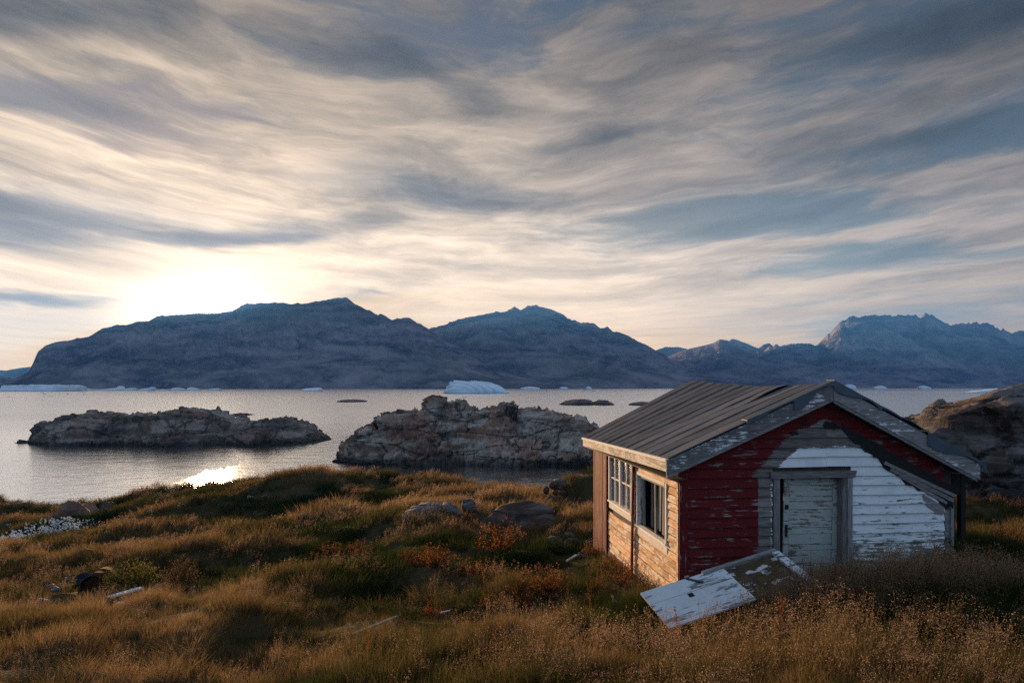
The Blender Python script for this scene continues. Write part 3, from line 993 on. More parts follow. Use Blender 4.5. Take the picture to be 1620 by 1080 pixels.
# ------------------------------------------------------------------ weathered timber
def weathered(name, paint, wood=(0.20, 0.19, 0.18), bare=0.4, axis='x', s=1.0, dark=(0.05, 0.045, 0.04), rough=0.75, bw=0.36, holes=0.0, zone=None):
    """old paint worn off along the grain; bare is the share of naked wood; zone(g, x, y, z, n) may change the paint colour and wear"""
    m, g = new_mat(name)
    p = g.node('ShaderNodeTexCoord').outputs['Object']
    x, y, z = g.sep(p)
    sc = {'x': (1.6, 9, 22), 'y': (9, 1.6, 22), 'z': (20, 20, 1.6)}[axis]
    sc = tuple(k * s for k in sc)
    rnd = g.node('ShaderNodeObjectInfo').outputs['Random']
    off = g.vm('ADD', p, g.comb(g.mul(rnd, 7.0), g.mul(rnd, 3.0), g.mul(rnd, 5.0)))
    grain = g.noise(g.stretch(off, sc), 1.0, 6, 0.65, 0.3)
    fine = g.noise(g.stretch(off, tuple(k * 3.2 for k in sc)), 1.0, 4, 0.6)
    blot = g.noise(off, 3.2 * s, 5, 0.6, 0.5)
    chip = g.noise(g.stretch(off, tuple(k ** 0.75 * 4 for k in sc)), 1.0, 5, 0.7)
    wear = g.add(g.add(g.mul(grain, 0.76 - bw), g.mul(blot, bw)), g.mul(chip, 0.24))
    woodc = g.mix(g.step(fine, 0.3, 0.7), tuple(k * 0.62 for k in wood), tuple(min(1, k * 1.3) for k in wood))
    woodc = g.scale(woodc, g.add(0.72, g.mul(rnd, 0.52)))
    woodc = g.mix(g.step(grain, 0.54, 0.68, 0, 0.8), woodc, dark)
    pc = paint
    thr = 0.5 + (bare - 0.5) * 0.42
    if zone is not None:
        pc, thr = zone(g, x, y, z, dict(grain=grain, blot=blot, chip=chip, fine=fine))
        paintmask = g.step(g.sub(wear, thr), -0.010, 0.016)
    else:
        paintmask = g.step(wear, thr - 0.006, thr + 0.012)
    pc = g.mix(g.step(blot, 0.35, 0.7, 0, 0.35), pc, g.scale(pc, 0.62) if isinstance(pc, bpy.types.NodeSocket) else tuple(k * 0.62 for k in pc))
    pc = g.mix(g.step(fine, 0.62, 0.8, 0, 0.3), pc, dark)
    c = g.mix(paintmask, woodc, pc)
    h = g.add(g.mul(paintmask, 0.5), g.mul(fine, 0.35))
    if holes:
        hv = g.voro(g.stretch(off, (1, 1, 1)), 26.0)
        hm = g.mul(g.step(hv, 0.16, 0.10), g.step(blot, 0.45, 0.62))
        c = g.mix(g.mul(hm, holes), c, dark)
        h = g.sub(h, g.mul(hm, 0.5))
    principled(g, c, rough, g.bump(h, 0.5, 0.006), spec=0.05)
    return m


RED = (0.105, 0.014, 0.016)
WHITE = (0.66, 0.70, 0.72)
GREY = (0.17, 0.165, 0.165)
APEX_U, APEX_H = 2.566, 3.95
SL, SR = 1.24 / 2.866, 1.42 / 2.754


def roof_h(u):
    return APEX_H - (APEX_U - u) * SL if u < APEX_U else APEX_H - (u - APEX_U) * SR


def gable_zone(g, x, y, z, n):
    wob = g.add(g.mul(g.sub(n['grain'], 0.5), 0.30), g.mul(g.sub(n['blot'], 0.5), 0.22))
    wx = g.mul(g.sub(n['chip'], 0.5), 0.55)
    # how far below the rake this point lies
    rl = g.add(g.mul(g.sub(x, APEX_U), SL), APEX_H)
    rr = g.sub(APEX_H, g.mul(g.sub(x, APEX_U), SR))
    d = g.add(g.sub(g.mn(rl, rr), z), wob)
    rim = g.step(d, 0.60, 0.64, 1.0, 0.0)                       # red under the rakes
    # the red field left of the door, its upper corner running up to the rake
    lim = g.add(1.355, g.mul(g.step(z, 2.35, 2.36, 0, 1), g.add(-0.14, g.mul(g.sub(z, 2.35), 0.95))))
    left = g.step(g.sub(g.add(x, g.mul(wx, g.step(z, 2.30, 2.40, 0.06, 1.0))), lim), -0.008, 0.008, 1.0, 0.0)
    red = g.mx(rim, left)
    # white: right of the door under the old porch roof line, and over the door
    lineR = g.sub(2.80, g.mul(g.sub(x, 3.25), 0.52))
    lineL = g.add(2.45, g.mul(g.sub(x, 1.58), 0.78))
    top = g.mn(g.mn(lineR, lineL), 2.86)
    white = g.step(g.sub(g.add(z, g.add(g.mul(wob, 0.35), g.mul(wx, 0.35))), top), -0.006, 0.006, 1.0, 0.0)
    white = g.mul(white, g.step(x, 1.54, 1.55))
    fleck = g.mul(g.step(g.m('ABSOLUTE', g.sub(x, 1.60)), 0.03, 0.06, 1, 0), g.step(n['chip'], 0.5, 0.53))
    white = g.mul(white, g.mx(g.step(z, 2.44, 2.45), g.mx(g.step(x, 2.9, 2.92), fleck)))
    teal = g.mul(g.step(g.m('ABSOLUTE', g.sub(x, g.add(3.75, g.mul(g.sub(n['blot'], .5), .8)))), 0.30, 0.0, 0, 0.42), g.step(n['chip'], 0.42, 0.62))
    wcol = g.mix(teal, WHITE, (0.22, 0.50, 0.52))
    pc = g.mix(white, RED, wcol)
    # wear threshold: red keeps most paint; white loses it towards the ground
    thr_red = g.add(0.426, g.mul(g.step(z, 2.5, 0.8), 0.03))
    thr_white = g.step(z, 2.5, 0.8, 0.388, 0.500, smooth=False)
    thr = g.mix(white, thr_red, thr_white)
    thr = g.mix(g.mx(red, white), (2, 2, 2), thr)
    thr = g.sep(thr)[0]
    return pc, thr


def side_zone(g, x, y, z, n):
    redp = g.mul(g.step(n['blot'], 0.56, 0.64), g.step(z, 1.4, 0.2, 0.25, 0.9))
    pc = g.mix(redp, (0.80, 0.66, 0.50), (0.24, 0.055, 0.035))
    thr = g.add(0.50, g.mul(redp, 0.03))
    return pc, thr


M_GABLE = weathered('gable_paint', WHITE, wood=(0.165, 0.155, 0.15), axis='x', zone=gable_zone, bw=0.28)
M_SIDE = weathered('side_bare_boards', (0.5, 0.4, 0.26), wood=(0.62, 0.36, 0.17), axis='y', zone=side_zone, holes=0.85, s=0.8)
M_REDV = weathered('red_vertical_paint', (0.15, 0.026, 0.016), wood=(0.22, 0.14, 0.10), bare=0.42, axis='z')
M_REDT = weathered('red_trim_paint', RED, wood=(0.20, 0.17, 0.16), bare=0.36, axis='z')
M_GREY = weathered('bare_grey_wood', (0.52, 0.54, 0.56), wood=(0.19, 0.185, 0.185), bare=0.86, axis='x')
M_BARGE = weathered('flaking_white_bargeboard', (0.62, 0.64, 0.66), wood=(0.17, 0.17, 0.175), bare=0.60, axis='x')
M_GREYV = weathered('bare_grey_jamb', (0.52, 0.54, 0.56), wood=(0.20, 0.195, 0.195), bare=0.78, axis='z')
M_FASCIA = weathered('pale_fascia_wood', (0.66, 0.60, 0.52), wood=(0.38, 0.33, 0.27), bare=0.5, axis='y')
M_WINV = weathered('white_window_paint', (0.70, 0.69, 0.66), wood=(0.30, 0.28, 0.26), bare=0.36, axis='z')
M_WINH = weathered('white_sill_paint', (0.74, 0.70, 0.62), wood=(0.34, 0.30, 0.26), bare=0.32, axis='y', holes=0.6)
M_DOOR = weathered('grey_green_door_paint', (0.36, 0.40, 0.38), wood=(0.15, 0.125, 0.11), bare=0.40, axis='x')
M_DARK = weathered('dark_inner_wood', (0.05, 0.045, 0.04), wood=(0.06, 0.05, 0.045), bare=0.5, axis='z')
M_PANEL = weathered('white_worn_panel', (0.60, 0.64, 0.67), wood=(0.20, 0.20, 0.205), bare=0.35, axis='x', s=0.9, bw=0.12)
M_MOSSY = weathered('mouldering_panel', (0.56, 0.60, 0.60), wood=(0.10, 0.075, 0.045), bare=0.62, axis='x', s=1.2)


def mat_felt():
    m, g = new_mat('mineral_roof_felt')
    p = g.node('ShaderNodeTexCoord').outputs['Object']
    rnd = g.node('ShaderNodeObjectInfo').outputs['Random']
    f = g.noise(p, 190.0, 3, 0.7)
    b = g.noise(p, 2.2, 5, 0.6)
    run = g.noise(g.stretch(p, (0.8, 7.0, 1.0)), 1.0, 5, 0.6)
    c = g.mix(g.step(f, 0.35, 0.65), (0.060, 0.066, 0.078), (0.165, 0.175, 0.195))
    c = g.mix(g.step(b, 0.4, 0.7, 0, 0.45), c, (0.055, 0.052, 0.050))
    c = g.mix(g.step(run, 0.52, 0.72, 0, 0.5), c, (0.028, 0.029, 0.032))
    c = g.scale(c, g.add(0.80, g.mul(rnd, 0.42)))
    principled(g, c, 0.9, g.bump(g.add(f, g.mul(b, 0.6)), 0.5, 0.006), spec=0.0)
    return m


def mat_plain(name, col, rough=0.6, metal=0.0, var=0.5, s=6.0, spec=0.3):
    m, g = new_mat(name)
    p = g.node('ShaderNodeTexCoord').outputs['Object']
    n = g.noise(p, s, 5, 0.62)
    f = g.noise(p, s * 9, 3, 0.6)
    c = g.mix(g.step(n, 0.35, 0.68, 0, var), col, tuple(k * 0.45 for k in col))
    c = g.mix(g.step(f, 0.55, 0.75, 0, var * 0.6), c, tuple(min(1, k * 1.5) for k in col))
    principled(g, c, rough, g.bump(g.add(n, g.mul(f, 0.3)), 0.3, 0.01), metal, spec)
    return m


M_FELT = mat_felt()
M_METAL = mat_plain('dull_zinc_sheet', (0.055, 0.080, 0.105), 0.5, 0.1, 0.45, 3.0, spec=0.25)
M_TAR = mat_plain('black_tar_paper', (0.012, 0.012, 0.013), 0.85, 0.0, 0.5, 9.0)
M_BLACK = mat_plain('black_iron', (0.02, 0.02, 0.022), 0.6, 0.4)
M_RUST = mat_plain('rusted_steel', (0.050, 0.023, 0.013), 0.9, 0.0, 0.7, 7.0, spec=0.02)
M_GLASS = None


def mat_glass():
    m, g = new_mat('sky_toned_window_glass')
    p = g.node('ShaderNodeTexCoord').outputs['Object']
    n = g.noise(p, 2.2, 5, 0.6)
    gl = g.node('ShaderNodeBsdfPrincipled')
    g.put(gl.inputs['Base Color'], g.mix(g.step(n, 0.35, 0.7), (0.10, 0.11, 0.115), (0.22, 0.23, 0.24)))  # grey base colour imitates the dark room and reflected sky
    g.put(gl.inputs['Roughness'], g.step(n, 0.3, 0.7, 0.05, 0.3))
    gl.inputs['Specular IOR Level'].default_value = 0.6
    g.put(gl.inputs['Normal'], g.bump(n, 0.1, 0.02))
    g.l.new(gl.outputs[0], g.out.inputs['Surface'])
    return m


M_GLASS = mat_glass()


# ------------------------------------------------------------------ the hut
def build_hut():
    hut = empty('wooden_hut', HUT_O, HUT_RZ)
    tag(hut, 'abandoned wooden hut with flaking red and white paint and a sagging felt roof', 'hut')
    r = random.Random(12)
    W, L = HUT_W, HUT_L
    EB = -0.16                                                       # foot of the walls

    # --- gable wall: sheathing, then one clapboard after another
    gw = MB()
    for (u0, u1, h0) in ((0.02, 1.64, EB), (1.64, 2.566, 2.40), (2.566, 3.0, 2.40), (3.0, W, EB)):
        t0, t1 = roof_h(u0 + 1e-4) - 0.14, roof_h(u1 - 1e-4) - 0.14
        gw.hexa([(u0, .018, h0), (u1, .018, h0), (u1, .07, h0), (u0, .07, h0), (u0, .018, t0), (u1, .018, t1), (u1, .07, t1), (u0, .07, t0)])
    gable = gw.build('gable_wall', M_DARK, hut)
    pitch = 0.1655
    k = 0
    while True:
        h0 = 0.05 + k * pitch
        h1 = h0 + pitch + 0.010
        if h0 > APEX_H - 0.22:
            break
        lo_l = max(0.115, (h0 - (APEX_H - 0.12)) / SL + APEX_U)
        hi_l = max(0.115, (h1 - (APEX_H - 0.12)) / SL + APEX_U)
        lo_r = min(4.775, APEX_U - (h0 - (APEX_H - 0.12)) / SR)
        hi_r = min(4.775, APEX_U - (h1 - (APEX_H - 0.12)) / SR)
        spans = []
        if h0 < 2.40:
            spans = [(lo_l, hi_l, 1.60, 1.60), (3.035, 3.035, lo_r, hi_r)]
        elif k in (15, 16, 18, 19, 21):
            spans = [(lo_l, hi_l, 2.568, 2.568), (2.573, 2.573, lo_r, hi_r)]
        else:
            spans = [(lo_l, hi_l, lo_r, hi_r)]
        for (a0, a1, b0, b1) in spans:
            if b0 - a0 < 0.04:
                continue
            a1, b1 = min(a1, (a0 + b0) / 2), max(b1, (a0 + b0) / 2)
            j = r.uniform(-0.004, 0.004)
            tl = r.uniform(-0.004, 0.004)
            ex = r.uniform(0, 0.004)
            mb = MB()
            n = 4
            for q in range(n):
                f0, f1 = q / n, (q + 1) / n
                sg0, sg1 = -0.008 * math.sin(math.pi * f0), -0.008 * math.sin(math.pi * f1)
                A0, A1 = a0 + (b0 - a0) * f0, a0 + (b0 - a0) * f1
                T0, T1 = a1 + (b1 - a1) * f0, a1 + (b1 - a1) * f1
                z0, z1 = h0 + j + sg0 + tl * f0, h0 + j + sg1 + tl * f1
                y0 = z0 + (h1 - h0)
                y1 = z1 + (h1 - h0)
                mb.hexa([(A0, -.046 - ex, z0), (A1, -.046 - ex, z1), (A1, .006, z1), (A0, .006, z0), (T0, -.006, y0), (T1, -.006, y1), (T1, .006, y1), (T0, .006, y0)])
            mb.build('board', M_GABLE, gable)
        k += 1
    # short grey boards left over beside the right corner
    for q in range(9):
        h = 0.75 + q * pitch
        if h < 1.65:
            MB().box(4.79, 4.885, -0.018, 0.006, h + 0.004, h + pitch - 0.004).build('board_end', M_GREY, gable)
    MB().box(4.888, 4.945, -0.05, 0.02, EB, 1.98).build('corner_post', M_GREYV, gable)
    MB().box(0.0, 0.112, -0.036, 0.004, EB, 2.62).build('corner_board', M_REDT, gable)
    MB().box(-0.035, -0.002, -0.036, 0.075, EB, 2.58).build('corner_board', M_REDT, gable)
    # tar paper left from the porch roof that once leaned on the gable
    pts_u = np.linspace(2.86, 4.93, 26)
    up, dn = [], []
    for i, u in enumerate(pts_u):
        t = i / 25.0
        d0 = 0.55 + 0.04 * t + r.uniform(-.02, .025)
        d1 = d0 + 0.10 + 0.30 * min(1, t * 1.8) + r.uniform(-.05, .04)
        up.append((u, roof_h(u) - d0))
        dn.append((u, roof_h(u) - d1))
    v, f = [], []
    for (u, a), (_, b) in zip(up, dn):
        v += [(u, -.056, a), (u, -.056, b), (u, -.030, a), (u, -.030, b)]
    for i in range(25):
        o = i * 4
        f += [(o, o + 1, o + 5, o + 4), (o + 2, o + 6, o + 7, o + 3), (o, o + 4, o + 6, o + 2), (o + 1, o + 3, o + 7, o + 5)]
    f += [(0, 2, 3, 1), (100, 101, 103, 102)]
    me = mesh('tar_paper', v, f)
    link('tar_paper', me, M_TAR, gable)
    for (uu, hh, s) in ((2.20, 3.27, .10), (2.62, 3.24, .13), (2.75, 3.20, .09), (1.98, 3.10, .08)):
        n = 9
        ring = [(uu + math.cos(t) * s * r.uniform(.5, 1.3), hh + math.sin(t) * s * .55 * r.uniform(.4, 1.2)) for t in [2 * math.pi * i / n for i in range(n)]]
        v = [(a, -.053, b) for a, b in ring] + [(a, -.026, b) for a, b in ring]
        f = [tuple(range(n - 1, -1, -1)), tuple(range(n, 2 * n))] + [(i, (i + 1) % n, n + (i + 1) % n, n + i) for i in range(n)]
        link('tar_patch', mesh('tar_patch', v, f), M_TAR, gable)
    # the porch's old rake timbers, sagging along the diagonal
    MB().bar((3.62, -.060, 2.58), (4.93, -.060, 1.99), .04, .055, (0, -0.0, 1)).build('rake_strip', M_GREY, gable)
    MB().bar((3.74, -.056, 2.47), (4.92, -.056, 1.90), .03, .07).build('rake_strip', M_GREY, gable)
    MB().bar((3.9, -.050, 2.36), (4.80, -.050, 1.86), .02, .05).build('rake_strip', M_GREY, gable)
    v = [(4.36, 2.02), (4.76, 1.80), (4.76, 1.66), (4.60, 1.68), (4.46, 1.80), (4.37, 1.92)]
    link('gusset', mesh('gusset', [(a, -.048, b) for a, b in v] + [(a, -.033, b) for a, b in v], [(5, 4, 3, 2, 1, 0), (6, 7, 8, 9, 10, 11)] + [(i, (i + 1) % 6, 6 + (i + 1) % 6, 6 + i) for i in range(6)]), M_GREY, gable)

    # --- door
    fr = empty('door_frame')
    fr.parent = hut
    MB().box(1.615, 1.725, -.055, .12, .30, 2.335).build('jamb', M_GREYV, fr)
    MB().box(2.862, 2.945, -.045, .12, .30, 2.335).build('jamb', M_GREYV, fr)
    MB().box(2.947, 3.035, -.062, .02, .30, 2.335).build('jamb', M_GREYV, fr)
    MB().hexa([(1.56, -.075, 2.337), (3.075, -.075, 2.337), (3.075, .12, 2.337), (1.56, .12, 2.337), (1.54, -.085, 2.452), (3.10, -.085, 2.452), (3.10, .12, 2.452), (1.54, .12, 2.452)]).build('lintel', M_GREY, fr)
    MB().box(1.54, 3.12, -.16, .12, .18, .30).build('doorstep', M_GREY, fr)
    door = empty('door', (1.78, .085, .31))
    door.parent = hut
    door.rotation_euler = (0, math.radians(1.2), math.radians(3.0))
    MB().box(.06, 1.08, .012, .04, .0, 2.0).build('leaf', M_DOOR, door)
    MB().box(.05, .145, -.012, .012, .0, 2.0).build('stile', M_DOOR, door)
    MB().box(.98, 1.075, -.012, .012, .0, 2.0).build('stile', M_DOOR, door)
    for (a, b) in ((.0, .12), (.40, .52), (.78, .86), (1.06, 1.15), (1.48, 1.60), (1.90, 2.0)):
        MB().box(.148, .977, -.009, .012, a, b).build('rail', M_DOOR, door)
    for (a, b) in ((.14, .38), (.54, .76), (.88, 1.04), (1.17, 1.46), (1.62, 1.88)):
        MB().hexa([(.165, -.002, a), (.96, -.002, a), (.98, .012, a - .015), (.146, .012, a - .015), (.165, -.002, b), (.96, -.002, b), (.98, .012, b + .015), (.146, .012, b + .015)]).build('panel', M_DOOR, door)
    MB().box(.075, .125, -.020, -.012, 1.02, 1.22).tube([(.10, -.02, 1.16), (.10, -.06, 1.16), (.17, -.065, 1.155)], .011, 6).build('handle', M_BLACK, door)
    MB().box(.070, .135, -.018, -.012, 1.48, 1.56).build('lock_plate', M_RUST, door)

    # --- side wall with its two windows (faces the fjord's sunny side)
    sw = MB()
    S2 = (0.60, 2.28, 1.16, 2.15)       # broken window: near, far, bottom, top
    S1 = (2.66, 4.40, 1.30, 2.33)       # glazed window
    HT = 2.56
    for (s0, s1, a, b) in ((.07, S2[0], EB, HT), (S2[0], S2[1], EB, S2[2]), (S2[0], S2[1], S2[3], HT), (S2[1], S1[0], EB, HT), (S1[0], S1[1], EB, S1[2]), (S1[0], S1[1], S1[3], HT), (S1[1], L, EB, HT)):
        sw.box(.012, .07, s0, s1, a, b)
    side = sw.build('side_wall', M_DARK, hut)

    def lap(s0, s1, h, ph, sag=0.0, mat=M_SIDE):
        n = 4
        mb = MB()
        j = r.uniform(-.003, .003)
        ex = r.uniform(0, .012)
        for q in range(n):
            f0, f1 = q / n, (q + 1) / n
            a, b = s0 + (s1 - s0) * f0, s0 + (s1 - s0) * f1
            z0, z1 = h + j - sag * math.sin(math.pi * f0), h + j - sag * math.sin(math.pi * f1)
            mb.hexa([(-.034 - ex, a, z0), (.010, a, z0), (.010, b, z1), (-.034 - ex, b, z1), (-.022 - ex, a, z0 + ph - .021), (.010, a, z0 + ph - .021), (.010, b, z1 + ph - .021), (-.022 - ex, b, z1 + ph - .021)])
        mb.build('board', mat, side)
    p2 = 0.139
    for k in range(17):
        h = 0.10 + k * p2
        if h + p2 * .5 < S2[2] - .12:
            lap(.078, 2.40, h, p2, .012)
        elif h < S2[3] + .01:
            lap(.078, S2[0] - .05, h, p2)
            lap(S2[1] + .05, 2.40, h, p2)
        elif h < 2.45:
            lap(.078, 2.40, h, p2, .006)
    for k in range(8):
        h = 0.06 + k * p2
        if h < 1.0:
            lap(2.50, 4.53, h, p2, .035)
    MB().box(-.05, .010, .078, 4.60, EB, .085).build('base_board', M_REDT, side)
    for k in range(10):                                               # red upright boards of the far bay
        a = 4.64 + k * .132
        MB().box(-.040 - r.uniform(0, .008), .010, a + .003, a + .129, EB, 2.50).build('upright_board', M_REDV, side)
    MB().box(-.075, .008, 4.56, 4.634, EB, 2.50).build('batten', M_REDT, side)
    MB().bar((-.075, 2.42, 2.52), (-.085, 2.52, -.05), .05, .05, (0, 1, 0)).build('batten', M_REDV, side)
    MB().box(-.045, .010, .015, .076, EB, 2.56).build('batten', M_SIDE, side)

    def window(S, glazed):
        s0, s1, a, b = S
        w = empty('window')
        w.parent = hut
        MB().box(-.055, .060, s0 - .045, s0 + .03, a - .02, b + .05).build('frame_post', M_WINV, w)
        MB().box(-.055, .060, s1 - .03, s1 + .045, a - .02, b + .05).build('frame_post', M_WINV, w)
        MB().box(-.060, .060, s0 + .032, s1 - .032, b - .01, b + .055).build('frame_head', M_WINH, w)
        MB().hexa([(-.085, s0 - .05, a - .05), (.06, s0 - .05, a - .05), (.06, s1 + .05, a - .05), (-.085, s1 + .05, a - .05), (-.075, s0 - .05, a - .022), (.06, s0 - .05, a + .0), (.06, s1 + .05, a + .0), (-.075, s1 + .05, a - .022)]).build('sill', M_WINH, w)
        MB().box(-.040, .008, s0 - .04, s1 + .04, a - .20, a - .054).build('apron', M_WINH, w)
        if glazed:
            c = (s0 + s1) / 2
            MB().box(-.050, .055, c - .045, c + .045, a + .002, b - .012).build('mullion', M_WINV, w)
            for (x0, x1) in ((s0 + .032, c - .047), (c + .047, s1 - .032)):
                mid = (x0 + x1) / 2
                MB().box(-.030, .030, mid - .020, mid + .020, a + .002, b - .012).build('glazing_bar', M_WINV, w)
                for (y0, y1) in ((x0, mid - .022), (mid + .022, x1)):
                    hm = a + (b - a) * .50
                    MB().box(-.028, .028, y0, y1, hm - .016, hm + .016).build('glazing_bar', M_WINH, w)
                    MB().box(.004, .010, y0, y1, a + .002, hm - .018).build('pane', M_GLASS, w)
                    MB().box(.004, .010, y0, y1, hm + .018, b - .012).build('pane', M_GLASS, w)
        else:
            for (c, t, wd, dx) in ((s1 - .20, .03, .10, .02), (s1 - .42, -.03, .16, .12), (s1 - .70, -.05, .20, .16), (s0 + .72, .02, .06, .0), (s0 + .55, -.04, .15, .10), (s0 + .36, .03, .12, .16)):
                MB().bar((.02 + dx, c, a - .0), (.02 + dx, c + t, b), .03, wd, (0, 1, 0)).build('loose_slat', M_GREYV, w)
            MB().box(-.015, .015, s0 + .032, s1 - .032, b - .06, b - .012).build('sash_rail', M_GREYV, w)
        return w
    window(S1, True)
    window(S2, False)

    # --- walls out of sight, floor
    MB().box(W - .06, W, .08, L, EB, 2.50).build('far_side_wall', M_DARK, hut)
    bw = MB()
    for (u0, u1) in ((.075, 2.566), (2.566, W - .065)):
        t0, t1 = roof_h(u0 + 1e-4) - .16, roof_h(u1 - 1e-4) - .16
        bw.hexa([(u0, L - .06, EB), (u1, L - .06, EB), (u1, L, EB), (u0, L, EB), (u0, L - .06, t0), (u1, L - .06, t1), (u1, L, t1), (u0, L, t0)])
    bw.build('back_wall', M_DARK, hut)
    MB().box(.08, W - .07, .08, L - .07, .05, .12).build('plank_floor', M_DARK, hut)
    # low shed against the right wall
    sh = empty('side_shed')
    sh.parent = hut
    MB().box(W + .01, W + .27, .30, .36, EB, 1.95).build('shed_panel', M_GREYV, sh)
    MB().box(W + .285, W + .375, .12, .22, EB, 2.34).build('shed_post', M_TAR, sh)
    MB().box(W + .01, W + .37, .37, L - .3, EB, 2.30).build('shed_body', M_TAR, sh)
    MB().box(W + .01, W + .285, .13, .28, 1.97, 2.34).build('shed_beam', M_TAR, sh)

    # --- roof
    Y0, Y1 = -.20, 6.05

    def rz(u, y):
        t = (y - Y0) / (Y1 - Y0)
        e0, e1 = (2.71, 2.60)
        ap = APEX_H - .015 + .10 * t - .085 * math.sin(math.pi * min(1, t * 1.05))
        if u <= APEX_U:
            q = (APEX_U - u) / 2.866
            return ap + ((e0 + (e1 - e0) * t) - ap) * q + .012 * math.sin(math.pi * q)
        q = (u - APEX_U) / 2.754
        return ap + ((2.53 - .05 * t) - ap) * q
    rb = MB()
    for (ua, ub) in ((-.29, APEX_U), (APEX_U, 5.31)):
        for q in range(8):
            a, b = Y0 + .02 + (Y1 - Y0 - .04) * q / 8, Y0 + .02 + (Y1 - Y0 - .04) * (q + 1) / 8
            rb.hexa([(ua, a, rz(ua, a) - .075), (ub, a, rz(ub, a) - .075), (ub, b, rz(ub, b) - .075), (ua, b, rz(ua, b) - .075), (ua, a, rz(ua, a) - .02), (ub, a, rz(ub, a) - .02), (ub, b, rz(ub, b) - .02), (ua, b, rz(ua, b) - .02)])
    roof = rb.build('roof', M_DARK, hut)
    ns = 13
    for left in (True, False):
        for i in range(ns):
            a = Y0 + (Y1 - Y0) * i / ns
            b = Y0 + (Y1 - Y0) * (i + 1) / ns
            nu = 14
            us = np.linspace(-.30, APEX_U + .01, nu) if left else np.linspace(APEX_U - .01, 5.32, nu)
            lift = r.uniform(.0, .004)
            v, f = [], []
            for q, u in enumerate(us):
                wv = .008 * math.sin(u * 3.1 + i * 1.7) + r.uniform(-.003, .003)
                up = 0.0
                if left and i == 3:
                    up = .055 * math.exp(-((u - 2.25) / .35) ** 2)
                if left and i == 4:
                    up = .012 * math.exp(-((u - 1.8) / .30) ** 2)
                m_ = (a + b) / 2
                z0 = rz(u, a) + .020 + lift + wv * .5 + up                   # the lip that laps over its neighbour
                z1 = rz(u, b) + .008 + wv * .5
                zm = rz(u, m_) + .012 + wv + up * .5
                v += [(u, a - .035, z0), (u, m_, zm), (u, b, z1), (u, a - .035, z0 - .016), (u, b, rz(u, b) - .012)]
            for q in range(nu - 1):
                o, p_ = q * 5, q * 5 + 5
                f += [(o, o + 1, p_ + 1, p_), (o + 1, o + 2, p_ + 2, p_ + 1), (o + 3, o, p_, p_ + 3), (o + 2, o + 4, p_ + 4, p_ + 2), (o + 4, o + 3, p_ + 3, p_ + 4)]
            f += [(0, 3, 4, 2, 1), tuple((nu - 1) * 5 + k for k in (1, 2, 4, 3, 0))]
            mb = MB()
            mb.v, mb.f = v, f
            mb.build('felt_strip', M_FELT, roof)
    # bargeboards
    def rake(ua, ub, top, bot, y0, y1, name, mat, dz=0.0):
        mb = MB()
        za, zb = roof_h(ua) , roof_h(ub)
        mb.hexa([(ua, y0, za - bot), (ub, y0, zb - bot), (ub, y1, zb - bot), (ua, y1, za - bot), (ua, y0, za - top), (ub, y0, zb - top), (ub, y1, zb - top), (ua, y1, za - top)])
        return mb.build(name, mat, roof)
    rake(-.335, APEX_U - .003, .012, .235, -.262, -.222, 'bargeboard', M_BARGE)
    rake(APEX_U + .003, 5.26, .012, .275, -.262, -.222, 'bargeboard', M_BARGE)
    rake(-.325, APEX_U - .003, .238, .300, -.252, -.200, 'rake_moulding', M_GREY)
    rake(APEX_U + .003, 5.22, .278, .330, -.252, -.200, 'rake_moulding', M_GREY)
    rake(0, APEX_U - .003, .16, .30, -.19, .004, 'soffit_board', M_DARK)
    rake(APEX_U + .003, 4.95, .16, .32, -.19, .004, 'soffit_board', M_DARK)

    def flashing(ua, ub, curl0, curl1, wdt, drop, n=10):
        v, f = [], []
        for q in range(n + 1):
            t = q / n
            u = ua + (ub - ua) * t
            z = roof_h(u) + .050 + (curl0 + (curl1 - curl0) * t) * abs(math.sin(t * 7 + ua))
            y = -.290
            v += [(u, y + wdt, z + .004), (u, y, z), (u, y - .002, z - drop * (.6 + .4 * math.sin(t * 5 + 1))), (u, y + wdt, z - .004), (u, y + .006, z - .008)]
        for q in range(n):
            o, p_ = q * 5, q * 5 + 5
            f += [(o, o + 1, p_ + 1, p_), (o + 1, o + 2, p_ + 2, p_ + 1), (o + 4, o + 3, p_ + 3, p_ + 4), (o + 2, o + 4, p_ + 4, p_ + 2)]
        f += [(0, 3, 4, 2, 1), tuple(n * 5 + k for k in (1, 2, 4, 3, 0))]
        mb = MB()
        mb.v, mb.f = v, f
        return mb.build('metal_flashing', M_METAL, roof)
    flashing(1.02, 1.86, .012, .0, .20, .08)
    flashing(1.85, APEX_U + .005, .0, .0, .22, .20)
    flashing(APEX_U - .005, 3.42, .0, .012, .24, .17)
    flashing(3.40, 4.28, .012, .030, .24, .035)
    flashing(4.26, 5.36, .0, .0, .26, .24)
    # eave fascia
    for q in range(3):
        a, b = -.20 + q * 2.07, -.20 + (q + 1) * 2.07 - .006
        MB().hexa([(-.302, a, rz(-.3, a) - .215), (-.268, a, rz(-.3, a) - .215), (-.268, b, rz(-.3, b) - .215), (-.302, b, rz(-.3, b) - .215), (-.302, a, rz(-.3, a) - .055), (-.268, a, rz(-.3, a) - .055), (-.268, b, rz(-.3, b) - .055), (-.302, b, rz(-.3, b) - .055)]).build('fascia_board', M_FASCIA, roof)
        MB().hexa([(-.335, a, rz(-.3, a) - .05), (-.268, a, rz(-.3, a) - .05), (-.268, b, rz(-.3, b) - .05), (-.335, b, rz(-.3, b) - .05), (-.335, a, rz(-.3, a) - .002), (-.268, a, rz(-.3, a) + .004), (-.268, b, rz(-.3, b) + .004), (-.335, b, rz(-.3, b) - .002)]).build('drip_edge', M_WINH, roof)
